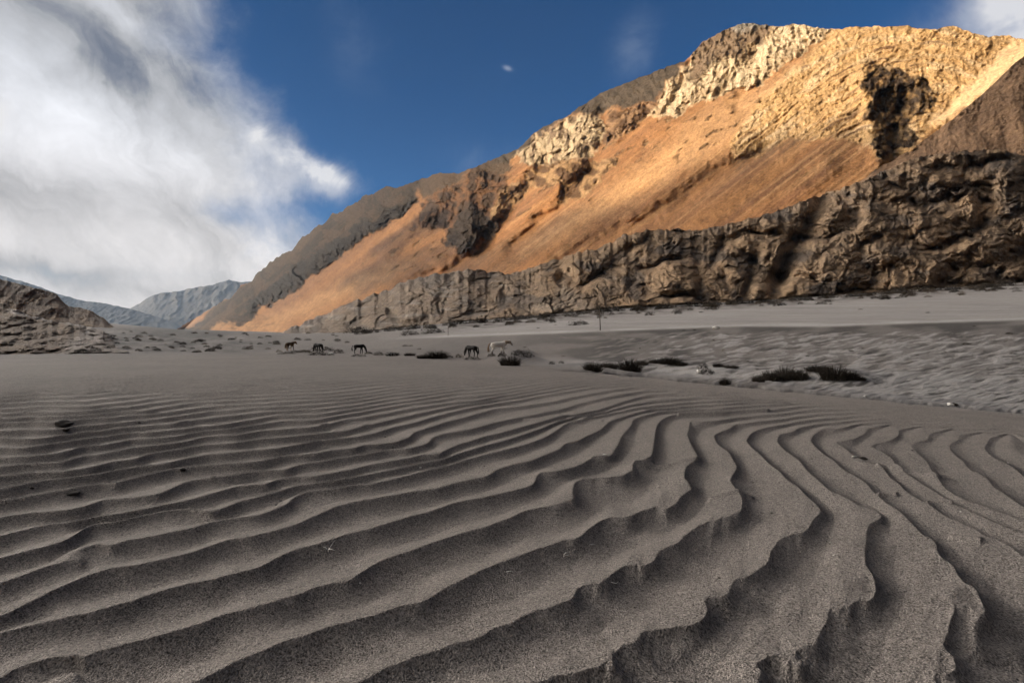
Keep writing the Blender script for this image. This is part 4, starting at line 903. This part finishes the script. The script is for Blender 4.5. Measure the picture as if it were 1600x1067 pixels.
def horse(label, px, py, yaw, scale, mat, manemat, pose, group=None, turn=0.0):
    if pose == 'graze': nk = [((.66, 0, 1.12), .20), ((.88, .0, .93), .145), ((1.02, .0, .68), .115), ((1.10, 0, .48), .105), ((1.17, 0, .30), .082), ((1.20, 0, .14), .06)]
    elif pose == 'level': nk = [((.66, 0, 1.16), .21), ((.86, 0, 1.22), .165), ((1.02, 0, 1.24), .125), ((1.15, 0, 1.22), .11), ((1.28, 0, 1.08), .085), ((1.38, 0, .95), .062)]
    else: nk = [((.64, 0, 1.22), .20), ((.80, 0, 1.40), .15), ((.90, 0, 1.56), .115), ((1.0, 0, 1.62), .105), ((1.14, 0, 1.52), .08), ((1.24, 0, 1.42), .06)]
    ct, st_ = math.cos(turn), math.sin(turn)
    nk = [((.6+(x-.6)*ct-y*st_, (x-.6)*st_+y*ct, z), r) for (x, y, z), r in nk]
    V = [((-.45, 0, 1.10), .27)]; E = []; 
    def chain(start, pts):
        prev = start
        for p_ in pts: V.append(p_); E.append((prev, len(V)-1)); prev = len(V)-1
        return prev
    chain(0, [((-.66, 0, 1.04), .19)])
    ch = chain(0, [((-.12, 0, 1.04), .28), ((.2, 0, 1.01), .28), ((.46, 0, 1.05), .26)])
    belly = ch
    hd = chain(ch, nk); pollv = hd-2
    poll = Vector(V[hd-2][0])
    for sgn in (-1, 1):
        up = Vector((-.05, .07*sgn, .13)) if pose != 'graze' else Vector((-.13, .07*sgn, .06))
        chain(hd-2, [(tuple(poll+Vector((0, .05*sgn, .06))), .035), (tuple(poll+up*1.5), .012)])
        s1, s2 = (.10, -.08) if sgn > 0 else (-.04, .08)
        chain(0, [((-.50, .15*sgn, .92), .17), ((-.40+s1*.4, .17*sgn, .74), .115), ((-.60+s1, .16*sgn, .46), .058), ((-.56+s1*1.3, .16*sgn, .14), .04), ((-.52+s1*1.3, .16*sgn, .02), .052)])
        chain(ch, [((.47, .13*sgn, .90), .15), ((.44, .15*sgn, .70), .085), ((.46+s2*.7, .15*sgn, .40), .05), ((.45+s2, .15*sgn, .13), .037), ((.49+s2, .15*sgn, .02), .05)])
    me = bpy.data.meshes.new('body'); me.from_pydata([v[0] for v in V], E, []); o = bpy.data.objects.new('body', me); C.objects.link(o)
    sk = o.modifiers.new('skin', 'SKIN'); sb = o.modifiers.new('sub', 'SUBSURF'); sb.levels = 2; sb.render_levels = 2
    for i, v in enumerate(V): me.skin_vertices[0].data[i].radius = (v[1], v[1]*(.86 if i in (0, 2, 3, 4) else 1)); me.skin_vertices[0].data[i].use_root = (i == 0)
    bpy.context.view_layer.update(); dg = bpy.context.evaluated_depsgraph_get()
    m2 = bpy.data.meshes.new_from_object(o.evaluated_get(dg)); bpy.data.objects.remove(o); bpy.data.meshes.remove(me)
    m2.materials.clear(); m2.materials.append(mat); m2.polygons.foreach_set('use_smooth', [True]*len(m2.polygons))
    e = bpy.data.objects.new('horse', None); C.objects.link(e)
    b = bpy.data.objects.new('body', m2); C.objects.link(b); b.parent = e
    # tail and mane: many thin strands
    r = random.Random(int(px)); vs, fs = [], []
    def strand(a, b_, c_, w):
        b0 = len(vs); a, b_, c_ = map(Vector, (a, b_, c_)); t = r.uniform(0, 3.14); u = Vector((math.cos(t)*w, math.sin(t)*w, 0))
        for i in range(5):
            f = i/4; q_ = a*(1-f)**2+b_*2*f*(1-f)+c_*f*f; ww = 1-.7*f; vs.extend([q_-u*ww, q_+u*ww])
        for i in range(4): fs.append([b0+2*i, b0+2*i+1, b0+2*i+3, b0+2*i+2])
    for i in range(90): strand((-.80+r.uniform(-.03, .03), r.uniform(-.05, .05), 1.10+r.uniform(-.03, .03)), (-.97, r.uniform(-.08, .08), .95), (-.90+r.uniform(-.1, .1), r.uniform(-.12, .12), r.uniform(.32, .6)), .014)
    mesh_obj('tail', vs, fs, manemat, False, e); vs, fs = [], []
    ln = [Vector(p_[0]) for p_ in nk[:4]]; rr_ = [p_[1] for p_ in nk[:4]]
    for i in range(150):
        f = r.random()*2.98; j = int(f); f -= j; p_ = ln[j].lerp(ln[j+1], f); R_ = rr_[j]*(1-f)+rr_[j+1]*f
        d = (ln[j+1]-ln[j]).normalized(); upv = Vector((0, 0, 1))-d*d.z
        upv = upv.normalized() if upv.length > .1 else Vector((-1, 0, 0))
        a = p_+upv*R_*.95; sd_ = r.choice((-1, 1)); strand(a, a+Vector((0, sd_*R_*1.3, .02)), a+Vector((r.uniform(-.04, .04), sd_*R_*1.25, -R_*r.uniform(.9, 1.8))), .012)
    mesh_obj('mane', vs, fs, manemat, False, e)
    p = hit(px, py); scale = scale*p.y/F/1.36; e.location = p; e.rotation_euler = (0, 0, yaw); e.scale = (scale,)*3
    tag(e, label, 'horse', group); return e
G_H = 'horses grazing behind the dune'
horse('white horse with a tan mane standing behind the mound, head lowered to the right', 778, 556.5, rad(24), 24, M_whitec, M_tan, 'level', G_H, -.15)
horse('black horse grazing with its head down to the left, left of the white horse', 738, 558, rad(140), 19.5, M_black, M_black, 'graze', G_H)
horse('small dark horse grazing towards the right, alone between the bushes', 560, 553, rad(42), 16, M_black, M_black, 'graze', G_H)
horse('dark horse half hidden behind a low mound, rump to the right', 498, 551, rad(145), 15.5, M_black, M_black, 'graze', G_H)
horse('brown horse seen from behind, farthest left of the herd', 453, 548.5, rad(70), 15, M_brown, M_brown, 'level', G_H)

# ---------------------------------------------------------------- air
M_air = bpy.data.materials.new('air'); M_air.use_nodes = True; at_ = M_air.node_tree; at_.nodes.clear()
pv = at_.nodes.new('ShaderNodeVolumePrincipled'); pv.inputs['Color'].default_value = (.60, .76, 1, 1); pv.inputs['Density'].default_value = 1.5e-5; pv.inputs['Anisotropy'].default_value = .1
ao = at_.nodes.new('ShaderNodeOutputMaterial'); at_.links.new(pv.outputs[0], ao.inputs['Volume'])
lo = [1e9]*3; hi = [-1e9]*3
for o_ in C.objects:
    if o_.type == 'MESH' and o_.name.split('.')[0] != 'cloud' and o_.parent is None:
        a_ = np.empty(len(o_.data.vertices)*3, np.float32); o_.data.vertices.foreach_get('co', a_); a_ = a_.reshape(-1, 3)
        if len(a_) > 20000 or o_.name.startswith(('ground', 'opposite', 'far')):
            lo = np.minimum(lo, a_.min(0)); hi = np.maximum(hi, a_.max(0))
print('extent', lo, hi)
lo = np.array(lo)-[50, 50, 1]; hi = np.array(hi)+[50, 50, 30]
hz = mesh_obj('haze', [(x, y, z) for x in (lo[0], hi[0]) for y in (lo[1], hi[1]) for z in (lo[2], hi[2])], [[0, 1, 3, 2], [4, 6, 7, 5], [0, 4, 5, 1], [2, 3, 7, 6], [0, 2, 6, 4], [1, 5, 7, 3]], M_air, False)
tag(hz, kind='stuff')
